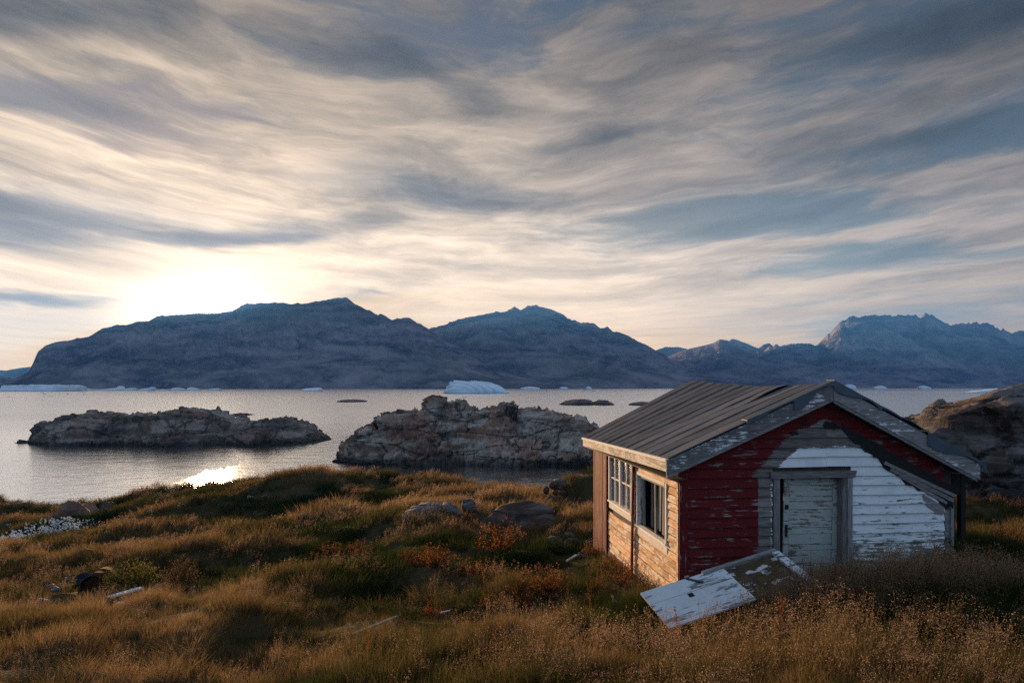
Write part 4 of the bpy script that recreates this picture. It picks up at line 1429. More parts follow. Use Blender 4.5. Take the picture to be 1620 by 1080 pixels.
        MB().box(-.262, .008, a, b, 2.36, 2.385).build('soffit_board', M_DARK, roof)
    return hut


build_hut()


# ------------------------------------------------------------------ the door that fell off and leans in the grass
def build_fallen():
    tl, tr, bl = P(1013, 938, 10.5), P(1226, 871, 11.15), P(1037, 994, 9.75)
    e1 = (tr - tl).normalized()
    e2 = (bl - tl)
    e2 = (e2 - e1 * e2.dot(e1)).normalized()
    n = e1.cross(e2).normalized()
    if n.z < 0:
        n = -n
    o = bpy.data.objects.new('fallen_door', None)
    COL.objects.link(o)
    M = Matrix((e1, e2, n)).transposed().to_4x4()
    M.translation = tl
    o.matrix_world = M
    tag(o, 'weathered white plank door fallen in the grass and leaning on the hut front', 'fallen door')
    Lg = (tr - tl).length
    for (a, b, c) in ((.0, .30, .03), (.303, .575, .022), (.578, .86, .028)):
        MB().box(0, 1.46, a, b, -.02, c - .02).build('plank', M_PANEL, o)
    MB().box(1.462, Lg - .10, .06, .88, -.025, -.008).build('worn_panel', M_MOSSY, o)
    MB().box(1.10, Lg, -.03, .045, -.02, .035).build('rail', M_GREY, o)
    MB().box(Lg - .098, Lg + .03, .05, 1.02, -.02, .03).build('stile', M_PANEL, o)
    MB().bar((.80, .02, .02), (.97, .22, .03), .03, .02).bar((.79, -.02, .02), (.84, .03, .05), .05, .02).build('hinge', M_METAL, o)
    MB().box(.62, .70, .33, .41, .004, .012).build('lock_plate', M_BLACK, o)
    return o


build_fallen()
# ------------------------------------------------------------------ vegetation
def mat_leaf(name, stops, trans=0.4, rough=0.6, sat=1.0, shift=0.0):
    """blade or leaf colour picked by the instance's own hue value, light passing through"""
    m, g = new_mat(name)
    at = g.node('ShaderNodeAttribute', attribute_type='INSTANCER', attribute_name='hue')
    p = g.node('ShaderNodeNewGeometry')
    n = g.noise(p.outputs['Position'], 0.9, 4, 0.6)
    isl = p.outputs['Random Per Island']
    f = g.add(g.add(at.outputs['Fac'], g.mul(g.sub(n, 0.5), 0.35)), g.add(g.mul(g.sub(isl, 0.5), 0.34), shift))
    c = g.ramp(f, stops)
    d = g.node('ShaderNodeBsdfDiffuse')
    t = g.node('ShaderNodeBsdfTranslucent')
    g.put(d.inputs['Color'], c)
    g.put(t.inputs['Color'], c)
    mx = g.node('ShaderNodeMixShader')
    mx.inputs[0].default_value = trans
    g.l.new(d.outputs[0], mx.inputs[1])
    g.l.new(t.outputs[0], mx.inputs[2])
    g.l.new(mx.outputs[0], g.out.inputs['Surface'])
    return m


GRASS_STOPS = [(0.0, (0.014, 0.023, 0.006)), (0.25, (0.030, 0.041, 0.010)), (0.45, (0.062, 0.058, 0.018)), (0.65, (0.130, 0.089, 0.034)), (0.85, (0.205, 0.124, 0.053)), (1.0, (0.30, 0.195, 0.09))]
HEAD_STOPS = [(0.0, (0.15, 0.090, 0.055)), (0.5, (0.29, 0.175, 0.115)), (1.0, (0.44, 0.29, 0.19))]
M_GRASS = mat_leaf('grass_blades', GRASS_STOPS, 0.42)
M_HEADS = mat_leaf('grass_seed_heads', HEAD_STOPS, 0.45)
M_SHRUB = mat_leaf('russet_leaves', [(0.0, (0.03, 0.032, 0.008)), (0.4, (0.10, 0.055, 0.014)), (0.7, (0.28, 0.085, 0.018)), (1.0, (0.40, 0.15, 0.03))], 0.42, shift=0.62)
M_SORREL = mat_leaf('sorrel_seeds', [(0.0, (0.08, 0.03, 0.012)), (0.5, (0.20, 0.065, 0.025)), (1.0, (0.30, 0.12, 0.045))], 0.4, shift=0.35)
M_GOLD = mat_leaf('yellow_green_leaves', [(0.0, (0.03, 0.035, 0.008)), (0.5, (0.11, 0.10, 0.02)), (1.0, (0.28, 0.20, 0.05))], 0.42, shift=0.52)
M_GREENL = mat_leaf('dull_green_leaves', [(0.0, (0.012, 0.020, 0.006)), (0.5, (0.035, 0.05, 0.012)), (1.0, (0.10, 0.085, 0.02))], 0.4, shift=0.45)
M_TAN = mat_leaf('dry_tan_leaves', [(0.0, (0.05, 0.035, 0.012)), (0.5, (0.13, 0.075, 0.03)), (1.0, (0.30, 0.17, 0.08))], 0.42, shift=0.5)
M_STEM = mat_plain('shrub_stems', (0.05, 0.032, 0.02), 0.85)
M_COTTON, _g = new_mat('cotton_tufts')
principled(_g, (0.82, 0.82, 0.80), 0.9, None, spec=0.1)


def blades(r, n, rad, h0, h1, w, bend, wind=(0.25, -0.1), seg=3):
    """ribbons growing from a disc, each tapering and bowing outwards"""
    V, F = [], []
    for _ in range(n):
        a = r.uniform(0, 2 * np.pi)
        q = rad * np.sqrt(r.uniform())
        x, y = q * np.cos(a), q * np.sin(a)
        h = r.uniform(h0, h1) * (1 - 0.25 * (q / rad) ** 2)
        az = a + r.normal(0, 0.9)
        bd = bend * r.uniform(0.2, 1.25) * h
        fx, fy = np.cos(az) * bd + wind[0] * h * r.uniform(.3, 1), np.sin(az) * bd + wind[1] * h * r.uniform(.3, 1)
        tw = r.uniform(0, np.pi)
        sx, sy = np.cos(tw) * w / 2, np.sin(tw) * w / 2
        o = len(V)
        for k in range(seg):
            t = k / seg
            tt = t ** 1.7
            wd = 1 - 0.55 * t
            V.append((x + fx * tt - sx * wd, y + fy * tt - sy * wd, h * t - 0.02))
            V.append((x + fx * tt + sx * wd, y + fy * tt + sy * wd, h * t - 0.02))
        V.append((x + fx, y + fy, h * (1 - 0.12 * bend)))
        for k in range(seg - 1):
            b = o + 2 * k
            F += [(b, b + 1, b + 3), (b, b + 3, b + 2)]
        b = o + 2 * (seg - 1)
        F.append((b, b + 1, b + 2))
    return V, F


def panicles(r, n, rad, h0, h1, w, speck, ns, wind=(0.22, -0.08)):
    V, F, mi = [], [], []
    for _ in range(n):
        a = r.uniform(0, 2 * np.pi)
        q = rad * np.sqrt(r.uniform())
        x, y = q * np.cos(a), q * np.sin(a)
        h = r.uniform(h0, h1)
        fx, fy = h * (wind[0] * r.uniform(.2, 1.2) + r.normal(0, .10)), h * (wind[1] * r.uniform(.2, 1.2) + r.normal(0, .10))
        tw = r.uniform(0, np.pi)
        sx, sy = np.cos(tw) * w / 2, np.sin(tw) * w / 2
        o = len(V)
        for t in (0, .5, 1.0):
            tt = t ** 1.6
            V.append((x + fx * tt - sx, y + fy * tt - sy, h * t))
            V.append((x + fx * tt + sx, y + fy * tt + sy, h * t))
        for b in (o, o + 2):
            F += [(b, b + 1, b + 3), (b, b + 3, b + 2)]
            mi += [0, 0]
        for _s in range(ns):
            t = 1 - 0.42 * r.uniform() ** 1.3
            spread = h * 0.17 * (1.08 - t) * 2.2 + 0.012
            aa = r.uniform(0, 2 * np.pi)
            cx, cy = x + fx * t ** 1.6 + np.cos(aa) * spread * r.uniform(.2, 1), y + fy * t ** 1.6 + np.sin(aa) * spread * r.uniform(.2, 1)
            cz = h * t + r.uniform(-.01, .03)
            s = speck * r.uniform(.6, 1.3)
            u = r.normal(0, 1, 3)
            u /= np.linalg.norm(u)
            v = np.cross(u, r.normal(0, 1, 3))
            v /= np.linalg.norm(v) + 1e-6
            o = len(V)
            c = np.array((cx, cy, cz))
            V += [tuple(c + u * s * .8), tuple(c - u * s * .4 + v * s * .45), tuple(c - u * s * .4 - v * s * .45)]
            F.append((o, o + 1, o + 2))
            mi.append(1)
    return V, F, mi


def proto(name, parts):
    """mesh object kept out of the scene, only instanced; parts are (verts, faces, material, optional per-face slot)"""
    V, F, S, mats = [], [], [], []
    for (v, f, mts, sl) in parts:
        o = len(V)
        V += v
        F += [tuple(o + k for k in t) for t in f]
        b = len(mats)
        mats += mts
        S += [b + (sl[i] if sl else 0) for i in range(len(f))]
    me = tri_mesh(name, np.array(V), np.array(F))
    for m in mats:
        me.materials.append(m)
    me.polygons.foreach_set('material_index', S)
    return bpy.data.objects.new(name, me)


def scatter(name, label, pts, scl, rot, hue, pick, protos):
    col = bpy.data.collections.new(name + '_kinds')
    for i, p in enumerate(protos):
        p.name = '%s_tuft_%02d' % (name, i)
        col.objects.link(p)
    me = bpy.data.meshes.new(name)
    n = len(pts)
    me.vertices.add(n)
    me.vertices.foreach_set('co', np.asarray(pts, float).ravel())
    for nm, typ, arr in (('scl', 'FLOAT', scl), ('spin', 'FLOAT', rot), ('hue', 'FLOAT', hue), ('pick', 'INT', pick)):
        at = me.attributes.new(nm, typ, 'POINT')
        at.data.foreach_set('value', np.asarray(arr, np.int32 if typ == 'INT' else np.float32))
    o = link(name, me)
    ng = bpy.data.node_groups.new(name + '_scatter', 'GeometryNodeTree')
    ng.interface.new_socket('Geometry', in_out='INPUT', socket_type='NodeSocketGeometry')
    ng.interface.new_socket('Geometry', in_out='OUTPUT', socket_type='NodeSocketGeometry')
    N, L = ng.nodes, ng.links
    gi, go = N.new('NodeGroupInput'), N.new('NodeGroupOutput')
    ci = N.new('GeometryNodeCollectionInfo')
    ci.inputs['Collection'].default_value = col
    ci.inputs['Separate Children'].default_value = True
    ci.inputs['Reset Children'].default_value = True
    ip = N.new('GeometryNodeInstanceOnPoints')
    ip.inputs['Pick Instance'].default_value = True

    def attr(nm, typ):
        a = N.new('GeometryNodeInputNamedAttribute')
        a.data_type = typ
        a.inputs['Name'].default_value = nm
        return a.outputs['Attribute']
    L.new(gi.outputs[0], ip.inputs['Points'])
    L.new(ci.outputs[0], ip.inputs['Instance'])
    L.new(attr('pick', 'INT'), ip.inputs['Instance Index'])
    cx = N.new('ShaderNodeCombineXYZ')
    L.new(attr('spin', 'FLOAT'), cx.inputs[2])
    L.new(cx.outputs[0], ip.inputs['Rotation'])
    L.new(attr('scl', 'FLOAT'), ip.inputs['Scale'])
    L.new(ip.outputs[0], go.inputs[0])
    md = o.modifiers.new('scatter', 'NODES')
    md.node_group = ng
    tag(o, label, kind='stuff')
    return o


# what stands in the way of grass: (X, Y, half width, half depth)
KEEP_OUT = []


def px_ground(px, Y, dz=0.0):
    x = (px - CX) / FPX * Y
    return Vector((x, Y, float(ground(np.array([x]), np.array([Y]))[0]) + dz))


def hue_at(x, y):
    rel = ground(x, y) - ground(x, y, rough=False)
    h = 0.50 + 1.05 * fbm(x / 4.5, y / 3.5, seed=201, octaves=3) + 0.70 * fbm(x / 1.3, y / 1.1, seed=221, octaves=2) + rel * 0.95

    def spot(cx, cy, rx, ry, amt):
        return amt * np.exp(-((x - cx) / rx) ** 2 - ((y - cy) / ry) ** 2)
    h = h + spot(-11, 33.5, 7, 2.6, -0.42)          # green face of the long mound
    h = h + spot(-21.5, 34.5, 3.0, 2.0, -0.5)       # green bank by the cotton grass
    h = h + spot(-9, 26.5, 12, 2.0, 0.28)           # golden crest
    h = h + spot(0, 28, 8, 3.0, 0.26)
    h = h + spot(-5, 19, 4.5, 2.6, -0.30)           # dark hollow behind the crest
    h = h + spot(-1.0, 15.5, 4.0, 2.4, -0.22)
    h = h + spot(2.0, 13.2, 2.2, 1.6, -0.22)
    h = h + spot(3.2, 27.2, 2.5, 1.6, -0.45)        # turf wall
    h = h + spot(7.5, 13.8, 2.2, 1.6, -0.35)        # darker, greener corner right of the hut
    h = h + spot(-6, 8.5, 5, 2.2, 0.10)
    h = h + spot(5.6, 8.8, 3.6, 1.9, -0.42)
    return h


def field(y0, y1, dens, seed, head=False):
    """jittered points of the ground in the part of the place the view can reach"""
    r = np.random.default_rng(seed)
    half = 0.80 * y1 + 2.5
    n = int((y1 - y0) * 2 * half * dens)
    x = r.uniform(-half, half, n)
    y = r.uniform(y0, y1, n)
    ok = np.abs(x) < 0.80 * y + 2.0
    x, y = x[ok], y[ok]
    ok = (hut_dist(x, y) > 0.06) & (x < 22)
    for (cx, cy, rx, ry) in KEEP_OUT:
        ok &= ((x - cx) / rx) ** 2 + ((y - cy) / ry) ** 2 > 1
    x, y = x[ok], y[ok]
    z = ground(x, y)
    ok = z > 0.9
    return x[ok], y[ok], z[ok], r


def grow_grass():
    r = np.random.default_rng(11)
    near = [proto('t', [(*blades(r, 52, .13, .12, .34, .0050, .55), [M_GRASS], None)]) for _ in range(4)]
    near += [proto('t', [(*blades(r, 60, .16, .08, .22, .0055, .75), [M_GRASS], None)]) for _ in range(2)]
    mid = [proto('t', [(*blades(r, 46, .22, .16, .42, .010, .55), [M_GRASS], None)]) for _ in range(4)]
    far = [proto('t', [(*blades(r, 40, .34, .20, .52, .020, .55, seg=2), [M_GRASS], None)]) for _ in range(4)]
    clump = [proto('t', [(*blades(r, 230, .24, .22, .46, .006, 1.05, wind=(.08, -.03)), [M_GRASS], None)]) for _ in range(3)]
    P_, S_, R_, H_, K_ = [], [], [], [], []
    for (y0, y1, dens, sd) in ((4.8, 16, 1.1, 7), (16, 30, .5, 8)):     # taller dark tussocks
        x, y, z, q = field(y0, y1, dens, sd)
        keep = q.uniform(size=len(x)) < np.clip(.45 + 2.2 * fbm(x / 3.0, y / 2.4, seed=341, octaves=2), 0, 1)
        x, y, z = x[keep], y[keep], z[keep]
        P_.append(np.stack([x, y, z - .02], 1))
        S_.append(q.uniform(.55, 1.25, len(x)))
        R_.append(q.uniform(0, 6.28, len(x)))
        H_.append(np.clip(hue_at(x, y) - q.uniform(.0, .45, len(x)), 0, 1))
        K_.append(14 + q.integers(0, 3, len(x)))
    for (y0, y1, dens, base, cnt, s0, s1, sd) in ((4.6, 9, 66, 0, 6, .65, 1.15, 1), (9, 14, 58, 0, 6, .75, 1.25, 2), (14, 23, 25, 6, 4, .7, 1.1, 3), (23, 47, 11, 10, 4, .7, 1.15, 4)):
        x, y, z, q = field(y0, y1, dens, sd)
        hz = fbm(x / 1.5, y / 1.3, seed=301, octaves=3)
        # clumps and thin places
        keep = q.uniform(size=len(x)) < np.clip(0.75 + 1.6 * hz, 0.25, 1)
        x, y, z, hz = x[keep], y[keep], z[keep], hz[keep]
        P_.append(np.stack([x, y, z], 1))
        S_.append(q.uniform(s0, s1, len(x)) * np.clip(0.95 + 1.5 * hz, .5, 1.6))
        R_.append(q.normal(0, 0.6, len(x)))
        H_.append(np.clip(hue_at(x, y), 0, 1))
        K_.append(base + q.integers(0, cnt, len(x)))
    scatter('grass', 'brown and olive tussock grass covering the hummocky shore', np.concatenate(P_), np.concatenate(S_), np.concatenate(R_), np.concatenate(H_), np.concatenate(K_), near + mid + far + clump)

    r = np.random.default_rng(12)
    near = [proto('s', [(*panicles(r, 9, .16, .30, .56, .0022, .0085, 22)[:2], [M_TAN, M_HEADS], None)]) for _ in range(1)]
    near = []
    for _ in range(5):
        v, f, mi = panicles(r, 9, .17, .28, .55, .0024, .0086, 20)
        near.append(proto('s', [(v, f, [M_GRASS, M_HEADS], mi)]))
    mid = []
    for _ in range(3):
        v, f, mi = panicles(r, 14, .26, .34, .58, .0045, .016, 16)
        mid.append(proto('s', [(v, f, [M_GRASS, M_HEADS], mi)]))
    far = []
    for _ in range(3):
        v, f, mi = panicles(r, 16, .40, .36, .62, .010, .034, 9)
        far.append(proto('s', [(v, f, [M_GRASS, M_HEADS], mi)]))
    P_, S_, R_, H_, K_ = [], [], [], [], []
    for (y0, y1, dens, base, cnt, sd) in ((4.6, 9, 28, 0, 5, 21), (9, 14, 24, 0, 5, 22), (14, 23, 11, 5, 3, 23), (23, 47, 6, 8, 3, 24)):
        x, y, z, q = field(y0, y1, dens, sd)
        hu = hue_at(x, y)
        lush = np.exp(-((x - 5.0) / 2.6) ** 2 - ((y - 9.5) / 1.3) ** 2) + np.exp(-((x - 2.5) / 3.5) ** 2 - ((y - 7.0) / 1.5) ** 2)
        lush = np.clip(lush, 0, 1)
        w = fbm(x / 2.4, y / 1.8, seed=331, octaves=3)
        keep = q.uniform(size=len(x)) < np.clip(-0.12 + 0.85 * hu + 1.8 * w, 0.02, 1) * (0.55 + 0.45 * lush) + 0.28 * lush
        x, y, z, hu, lush = x[keep], y[keep], z[keep], hu[keep], lush[keep]
        P_.append(np.stack([x, y, z], 1))
        S_.append(q.uniform(.70, 1.1, len(x)) * (0.85 + 0.45 * lush))
        R_.append(q.normal(0, 0.5, len(x)))
        H_.append(np.clip(0.15 + 0.6 * hu + q.normal(0, .12, len(x)), 0, 1))
        K_.append(base + q.integers(0, cnt, len(x)))
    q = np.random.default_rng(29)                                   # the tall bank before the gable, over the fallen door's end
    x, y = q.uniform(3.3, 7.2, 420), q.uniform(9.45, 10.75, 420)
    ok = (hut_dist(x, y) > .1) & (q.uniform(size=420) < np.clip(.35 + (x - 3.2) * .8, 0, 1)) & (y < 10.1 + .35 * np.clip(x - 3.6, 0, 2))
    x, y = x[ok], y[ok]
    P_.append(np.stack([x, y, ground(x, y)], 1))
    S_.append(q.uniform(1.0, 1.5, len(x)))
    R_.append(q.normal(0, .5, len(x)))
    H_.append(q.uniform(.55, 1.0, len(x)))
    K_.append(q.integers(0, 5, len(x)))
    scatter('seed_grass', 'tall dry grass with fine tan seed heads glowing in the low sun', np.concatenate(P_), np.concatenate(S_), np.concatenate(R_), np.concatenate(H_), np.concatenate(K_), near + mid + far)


def sorrel():
    """red dock spikes standing in the tall grass"""
    r = np.random.default_rng(61)
    protos = []
    for _ in range(4):
        V, F, mi = [], [], []
        for _s in range(2):
            x, y = r.uniform(-.12, .12, 2)
            h = r.uniform(.40, .68)
            lx, ly = r.normal(0, .05, 2)
            o = len(V)
            V += [(x - .003, y, 0), (x + .003, y, 0), (x + lx, y + ly, h)]
            F.append((o, o + 1, o + 2))
            mi.append(0)
            for _p in range(46):
                t = r.uniform(.45, 1.0)
                u = r.normal(0, 1, 3)
                u /= np.linalg.norm(u)
                v = np.cross(u, (0.3, 0.8, 0.5))
                v /= np.linalg.norm(v)
                c = np.array((x + lx * t, y + ly * t, h * t)) + u * .022 * (1.15 - t)
                o = len(V)
                V += [tuple(c + u * .014), tuple(c + v * .010), tuple(c - v * .010)]
                F.append((o, o + 1, o + 2))
                mi.append(1)
        protos.append(proto('d', [(V, F, [M_GRASS, M_SORREL], mi)]))
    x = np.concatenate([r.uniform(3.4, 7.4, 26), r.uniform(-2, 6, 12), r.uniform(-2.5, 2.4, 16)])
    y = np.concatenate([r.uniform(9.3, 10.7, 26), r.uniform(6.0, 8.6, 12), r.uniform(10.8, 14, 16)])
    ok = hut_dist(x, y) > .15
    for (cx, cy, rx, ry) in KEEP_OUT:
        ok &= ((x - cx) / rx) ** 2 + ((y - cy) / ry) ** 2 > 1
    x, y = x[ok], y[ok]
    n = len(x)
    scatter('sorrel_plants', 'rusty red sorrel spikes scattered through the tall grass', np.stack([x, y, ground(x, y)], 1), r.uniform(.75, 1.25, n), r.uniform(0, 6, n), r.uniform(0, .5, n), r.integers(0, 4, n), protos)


def cotton_grass():
    r = np.random.default_rng(31)
    protos = []
    for _ in range(3):
        V, F, mi = [], [], []
        for _s in range(7):
            x, y = r.uniform(-.22, .22, 2)
            h = r.uniform(.28, .48)
            lx, ly = r.normal(0, .05, 2)
            o = len(V)
            V += [(x - .004, y, 0), (x + .004, y, 0), (x + lx, y + ly, h)]
            F.append((o, o + 1, o + 2))
            mi.append(0)
            for _p in range(9):
                u = r.normal(0, 1, 3)
                u /= np.linalg.norm(u)
                v = np.cross(u, (0.3, 0.8, 0.5))
                v /= np.linalg.norm(v)
                c = np.array((x + lx, y + ly, h)) + u * .014
                o = len(V)
                V += [tuple(c + u * .028), tuple(c + v * .018), tuple(c - v * .018)]
                F.append((o, o + 1, o + 2))
                mi.append(1)
        protos.append(proto('c', [(V, F, [M_GRASS, M_COTTON], mi)]))
    # the white drift runs down the damp hollow, strays fringe it
    a, b = px_ground(-30, 31.0), px_ground(112, 33.0)
    t = r.uniform(0, 1, 190)
    off = r.normal(0, .55, 190)
    x = a.x + (b.x - a.x) * t + r.normal(0, .5, 190)
    y = a.y + (b.y - a.y) * t ** 1.3 + off
    x2, y2 = r.uniform(-27, -12, 60), r.uniform(29, 41, 60)
    x, y = np.concatenate([x, x2]), np.concatenate([y, y2])
    z = ground(x, y)
    n = len(x)
    scatter('cotton_grass', 'drift of white cotton grass in the damp hollow at the left', np.stack([x, y, z], 1), np.where(np.arange(n) < 190, r.uniform(.8, 1.3, n), r.uniform(.35, .6, n)), r.uniform(0, 6, n), np.full(n, .3), r.integers(0, 3, n), protos)


def leaf_quads(r, c, n, s, up=0.6):
    V, F = [], []
    for _ in range(n):
        u = r.normal(0, 1, 3) + np.array((0, 0, up))
        u /= np.linalg.norm(u)
        v = np.cross(u, r.normal(0, 1, 3))
        v /= np.linalg.norm(v)
        q = s * r.uniform(.6, 1.3)
        p = c + r.normal(0, 1, 3) * s * 0.8
        o = len(V)
        V += [tuple(p), tuple(p + u * q * .5 + v * q * .28), tuple(p + u * q), tuple(p + u * q * .5 - v * q * .28)]
        F.append((o, o + 1, o + 2, o + 3))
    return V, F


def shrub_mesh(seed, rx, h, nst, leaf, lps, mat, spiky=0.3):
    """leaves in clumps along stems that fan out of one root"""
    r = np.random.default_rng(seed)
    V, F = [], []
    st = MB()
    for i in range(nst):
        a = r.uniform(0, 2 * np.pi)
        q = np.sqrt(r.uniform())
        tipx, tipy = np.cos(a) * rx * q, np.sin(a) * rx * q * .8
        hh = h * (1 - 0.55 * q ** 2) * r.uniform(.75, 1.1 + spiky * .4)
        st.tube([(tipx * .15, tipy * .15, -.05), (tipx * .6, tipy * .6, hh * .5), (tipx, tipy, hh)], [.010, .007, .003], 4, False)
        for k in range(lps):
            t = r.uniform(.30, 1.05)
            c = np.array((tipx * (.15 + .85 * t), tipy * (.15 + .85 * t), hh * t))
            v, f = leaf_quads(r, c, 3, leaf, .5 + spiky)
            o = len(V)
            V += v
            F += [tuple(o + x for x in t_) for t_ in f]
    me = tri_mesh('foliage', np.array(V), np.array(F))
    me.materials.append(mat)
    sm = mesh('stems', st.v, st.f)
    sm.materials.append(M_STEM)
    return me, sm


def plant(name, label, cat, meshes, px, Y, scale, rz, group=None):
    o = empty(name, px_ground(px, Y, -.02), rz)
    o.scale = (scale, scale, scale)
    tag(o, label, cat, group)
    for nm, me in zip(('foliage', 'stems'), meshes):
        c = bpy.data.objects.new(nm, me)
        COL.objects.link(c)
        c.parent = o
    return o


def build_shrubs():
    rus = [shrub_mesh(41 + k, .55, .42, 46, .030, 9, M_SHRUB, .9) for k in range(3)]
    G_ = 'russet dwarf shrubs in the grass left of the hut'
    spots = [
        (792, 17.6, 1.05, 'biggest russet dwarf shrub, dark at its foot, below the dark rock slab'),
        (655, 15.6, .60, 'low orange shrub left of the dark grassy hollow in the middle'),
        (690, 15.4, .70, 'orange shrub just right of a similar low one in the middle of the slope'),
        (752, 15.0, .55, 'small dull russet shrub on the slope left of the hut'),
        (568, 19.0, .65, 'rusty spotted shrub at the upper left edge of the middle hollow'),
        (520, 19.3, .75, 'dark rusty shrub farthest left in the middle hollow'),
        (735, 20.5, .75, 'russet shrub growing in front of the pale rocks'),
        (684, 12.2, .45, 'bright orange shrub above the small grey stick'),
        (775, 12.4, .42, 'thin orange shrub tip between two mounds left of the hut'),
        (825, 12.6, .62, 'bright yellow-orange shrub on the mound left of the hut'),
        (868, 13.0, .75, 'flame orange shrub nearest the mound top left of the hut'),
        (985, 13.4, .70, 'orange shrub at the foot of the sunlit hut wall'),
        (735, 11.3, .42, 'red-orange shrub lowest on the slope below the stick'),
        (1605, 13.6, .60, 'orange and green shrub at the right edge below the rock hill'),
        (935, 16.4, .45, 'russet shrub against the far corner of the hut'),
    ]
    r = random.Random(3)
    for i, (px, Y, s, lab) in enumerate(spots):
        s *= 1.45
        q = px_ground(px, Y)
        KEEP_OUT.append((q.x, q.y - .1, .42 * s, .42 * s))
        plant('dwarf_shrub', lab, 'shrub', rus[i % 3], px, Y, s, r.uniform(0, 6), G_)
    for px, Y, q in ((212, 16.7, .7), (287, 16.2, .5), (1527, 11.6, .4)):
        p = px_ground(px, Y)
        KEEP_OUT.append((p.x, p.y, q, q * .8))
    gold = shrub_mesh(51, .72, .60, 80, .042, 14, M_GOLD, .3)
    plant('willow_bush', 'rounded yellow-green willow bush beside the rusty drum', 'bush', gold, 212, 16.9, 1.1, 0.4)
    tan = shrub_mesh(52, .62, .75, 90, .030, 12, M_TAN, .8)
    plant('dry_bush', 'dry tan bush of fine twigs right of the yellow-green willow bush', 'bush', tan, 287, 16.4, .95, 1.4)
    grn = shrub_mesh(53, .70, .62, 80, .040, 12, M_GREENL, .5)
    plant('green_bush', 'dark green bush growing against the right end of the hut', 'bush', grn, 1527, 11.7, .95, .2)
    plant('green_bush', 'low green shrub in front of the rubble by the far hut corner', 'bush', grn, 888, 17.3, .62, 2.2)
    plant('green_bush', 'dull green bush behind the tall grass at the right edge', 'bush', grn, 1580, 12.6, .8, 4.0)


# ------------------------------------------------------------------ stones and litter on the slope
def build_stones():
    def put(name, lab, cat, px, Y, dims, mat, seed, dz=0.0, group=None, keep=True, **kw):
        p = px_ground(px, Y, dz)
        if keep:
            KEEP_OUT.append((p.x, p.y, dims[0] * .42, dims[1] * .42))
        return boulder(name, lab, cat, p, dims, mat, seed, group=group, **kw)
    put('boulder', 'pale grey cracked boulder sunk in the golden grass left of the dark slab', 'boulder', 676, 22.6, (1.5, 1.3, 1.05), ROCK_PALE, 3, .0, size=.30, amp=.11, rz=.3)
    put('boulder', 'dark brown sloping rock slab in the grass left of the hut', 'boulder', 836, 22.2, (2.6, 1.6, 1.15), ROCK_SLAB, 4, .02, size=.45, amp=.16, sub=5, rz=-.15)
    put('boulder', 'small pointed grey rock between the pale boulder and the dark slab', 'boulder', 743, 22.8, (.55, .5, .75), ROCK_PALE, 5, .18, size=.2, amp=.07, sub=3)
    put('boulder', 'low grey stone just right of the pale cracked boulder', 'boulder', 716, 22.4, (.75, .6, .6), ROCK_PALE, 6, .05, size=.25, amp=.08, sub=3)
    put('boulder', 'greyish stone in the grass just left of the dark slab', 'boulder', 772, 22.3, (.85, .7, .6), ROCK_PALE, 8, .05, size=.25, amp=.08, sub=3)
    put('boulder', 'large rounded grey boulder above the white cotton grass', 'boulder', 112, 36.0, (1.75, 1.3, 1.5), ROCK_LEFT, 11, .12, size=.4, amp=.10, rz=.2)
    put('boulder', 'second grey boulder right behind the rounded one by the cotton grass', 'boulder', 142, 38.0, (1.5, 1.1, 1.3), ROCK_LEFT, 12, .25, size=.4, amp=.12)
    put('boulder', 'dark rock on the shore edge above the two grey boulders', 'boulder', 168, 40.0, (1.0, .9, 1.2), ROCK_SLAB, 13, .25, size=.4, amp=.10, sub=3)
    put('boulder', 'dark flat rock at the water edge, far left', 'boulder', 28, 42.5, (1.6, 1.0, .6), ROCK_SLAB, 14, .05, size=.4, amp=.10, sub=3)
    r = random.Random(9)
    g_ = 'rubble stones by the far corner of the hut'
    for k in range(26):
        px, Y = r.uniform(862, 938), r.uniform(17.9, 20.8)
        s = r.uniform(.16, .44)
        put('rubble_stone', 'broken stone in the rubble heap by the far hut corner', 'stone', px, Y, (s, s * r.uniform(.6, 1), s * r.uniform(.7, 1.1)), r.choice([ROCK_SLAB, ROCK_SLAB, ROCK_PALE]), 100 + k, .06, g_, k % 3 == 0, size=.14, amp=.05, sub=2, rz=r.uniform(0, 3))
    p = put('flat_stone', 'flat pinkish stone lying against the foot of the far hut corner', 'stone', 925, 16.6, (.55, .4, .3), ROCK_PALE, 140, .04, size=.2, amp=.06, sub=3)
    g_ = 'stones of the turf wall face behind the hut'
    for k in range(16):
        px, row = 864 + r.uniform(0, 14) + (k % 4) * 7, k // 4
        b = px_ground(px, 25.7)
        o = boulder('wall_stone', 'dark stone in the broken face of the overgrown turf wall', 'stone', (b.x, 25.9 + .12 * row, b.z + .18 + .26 * row), (.42 * r.uniform(.7, 1.3), .4, .28 * r.uniform(.8, 1.2)), ROCK_SLAB, 160 + k, size=.15, amp=.05, sub=2, group=g_, flat=1.0)


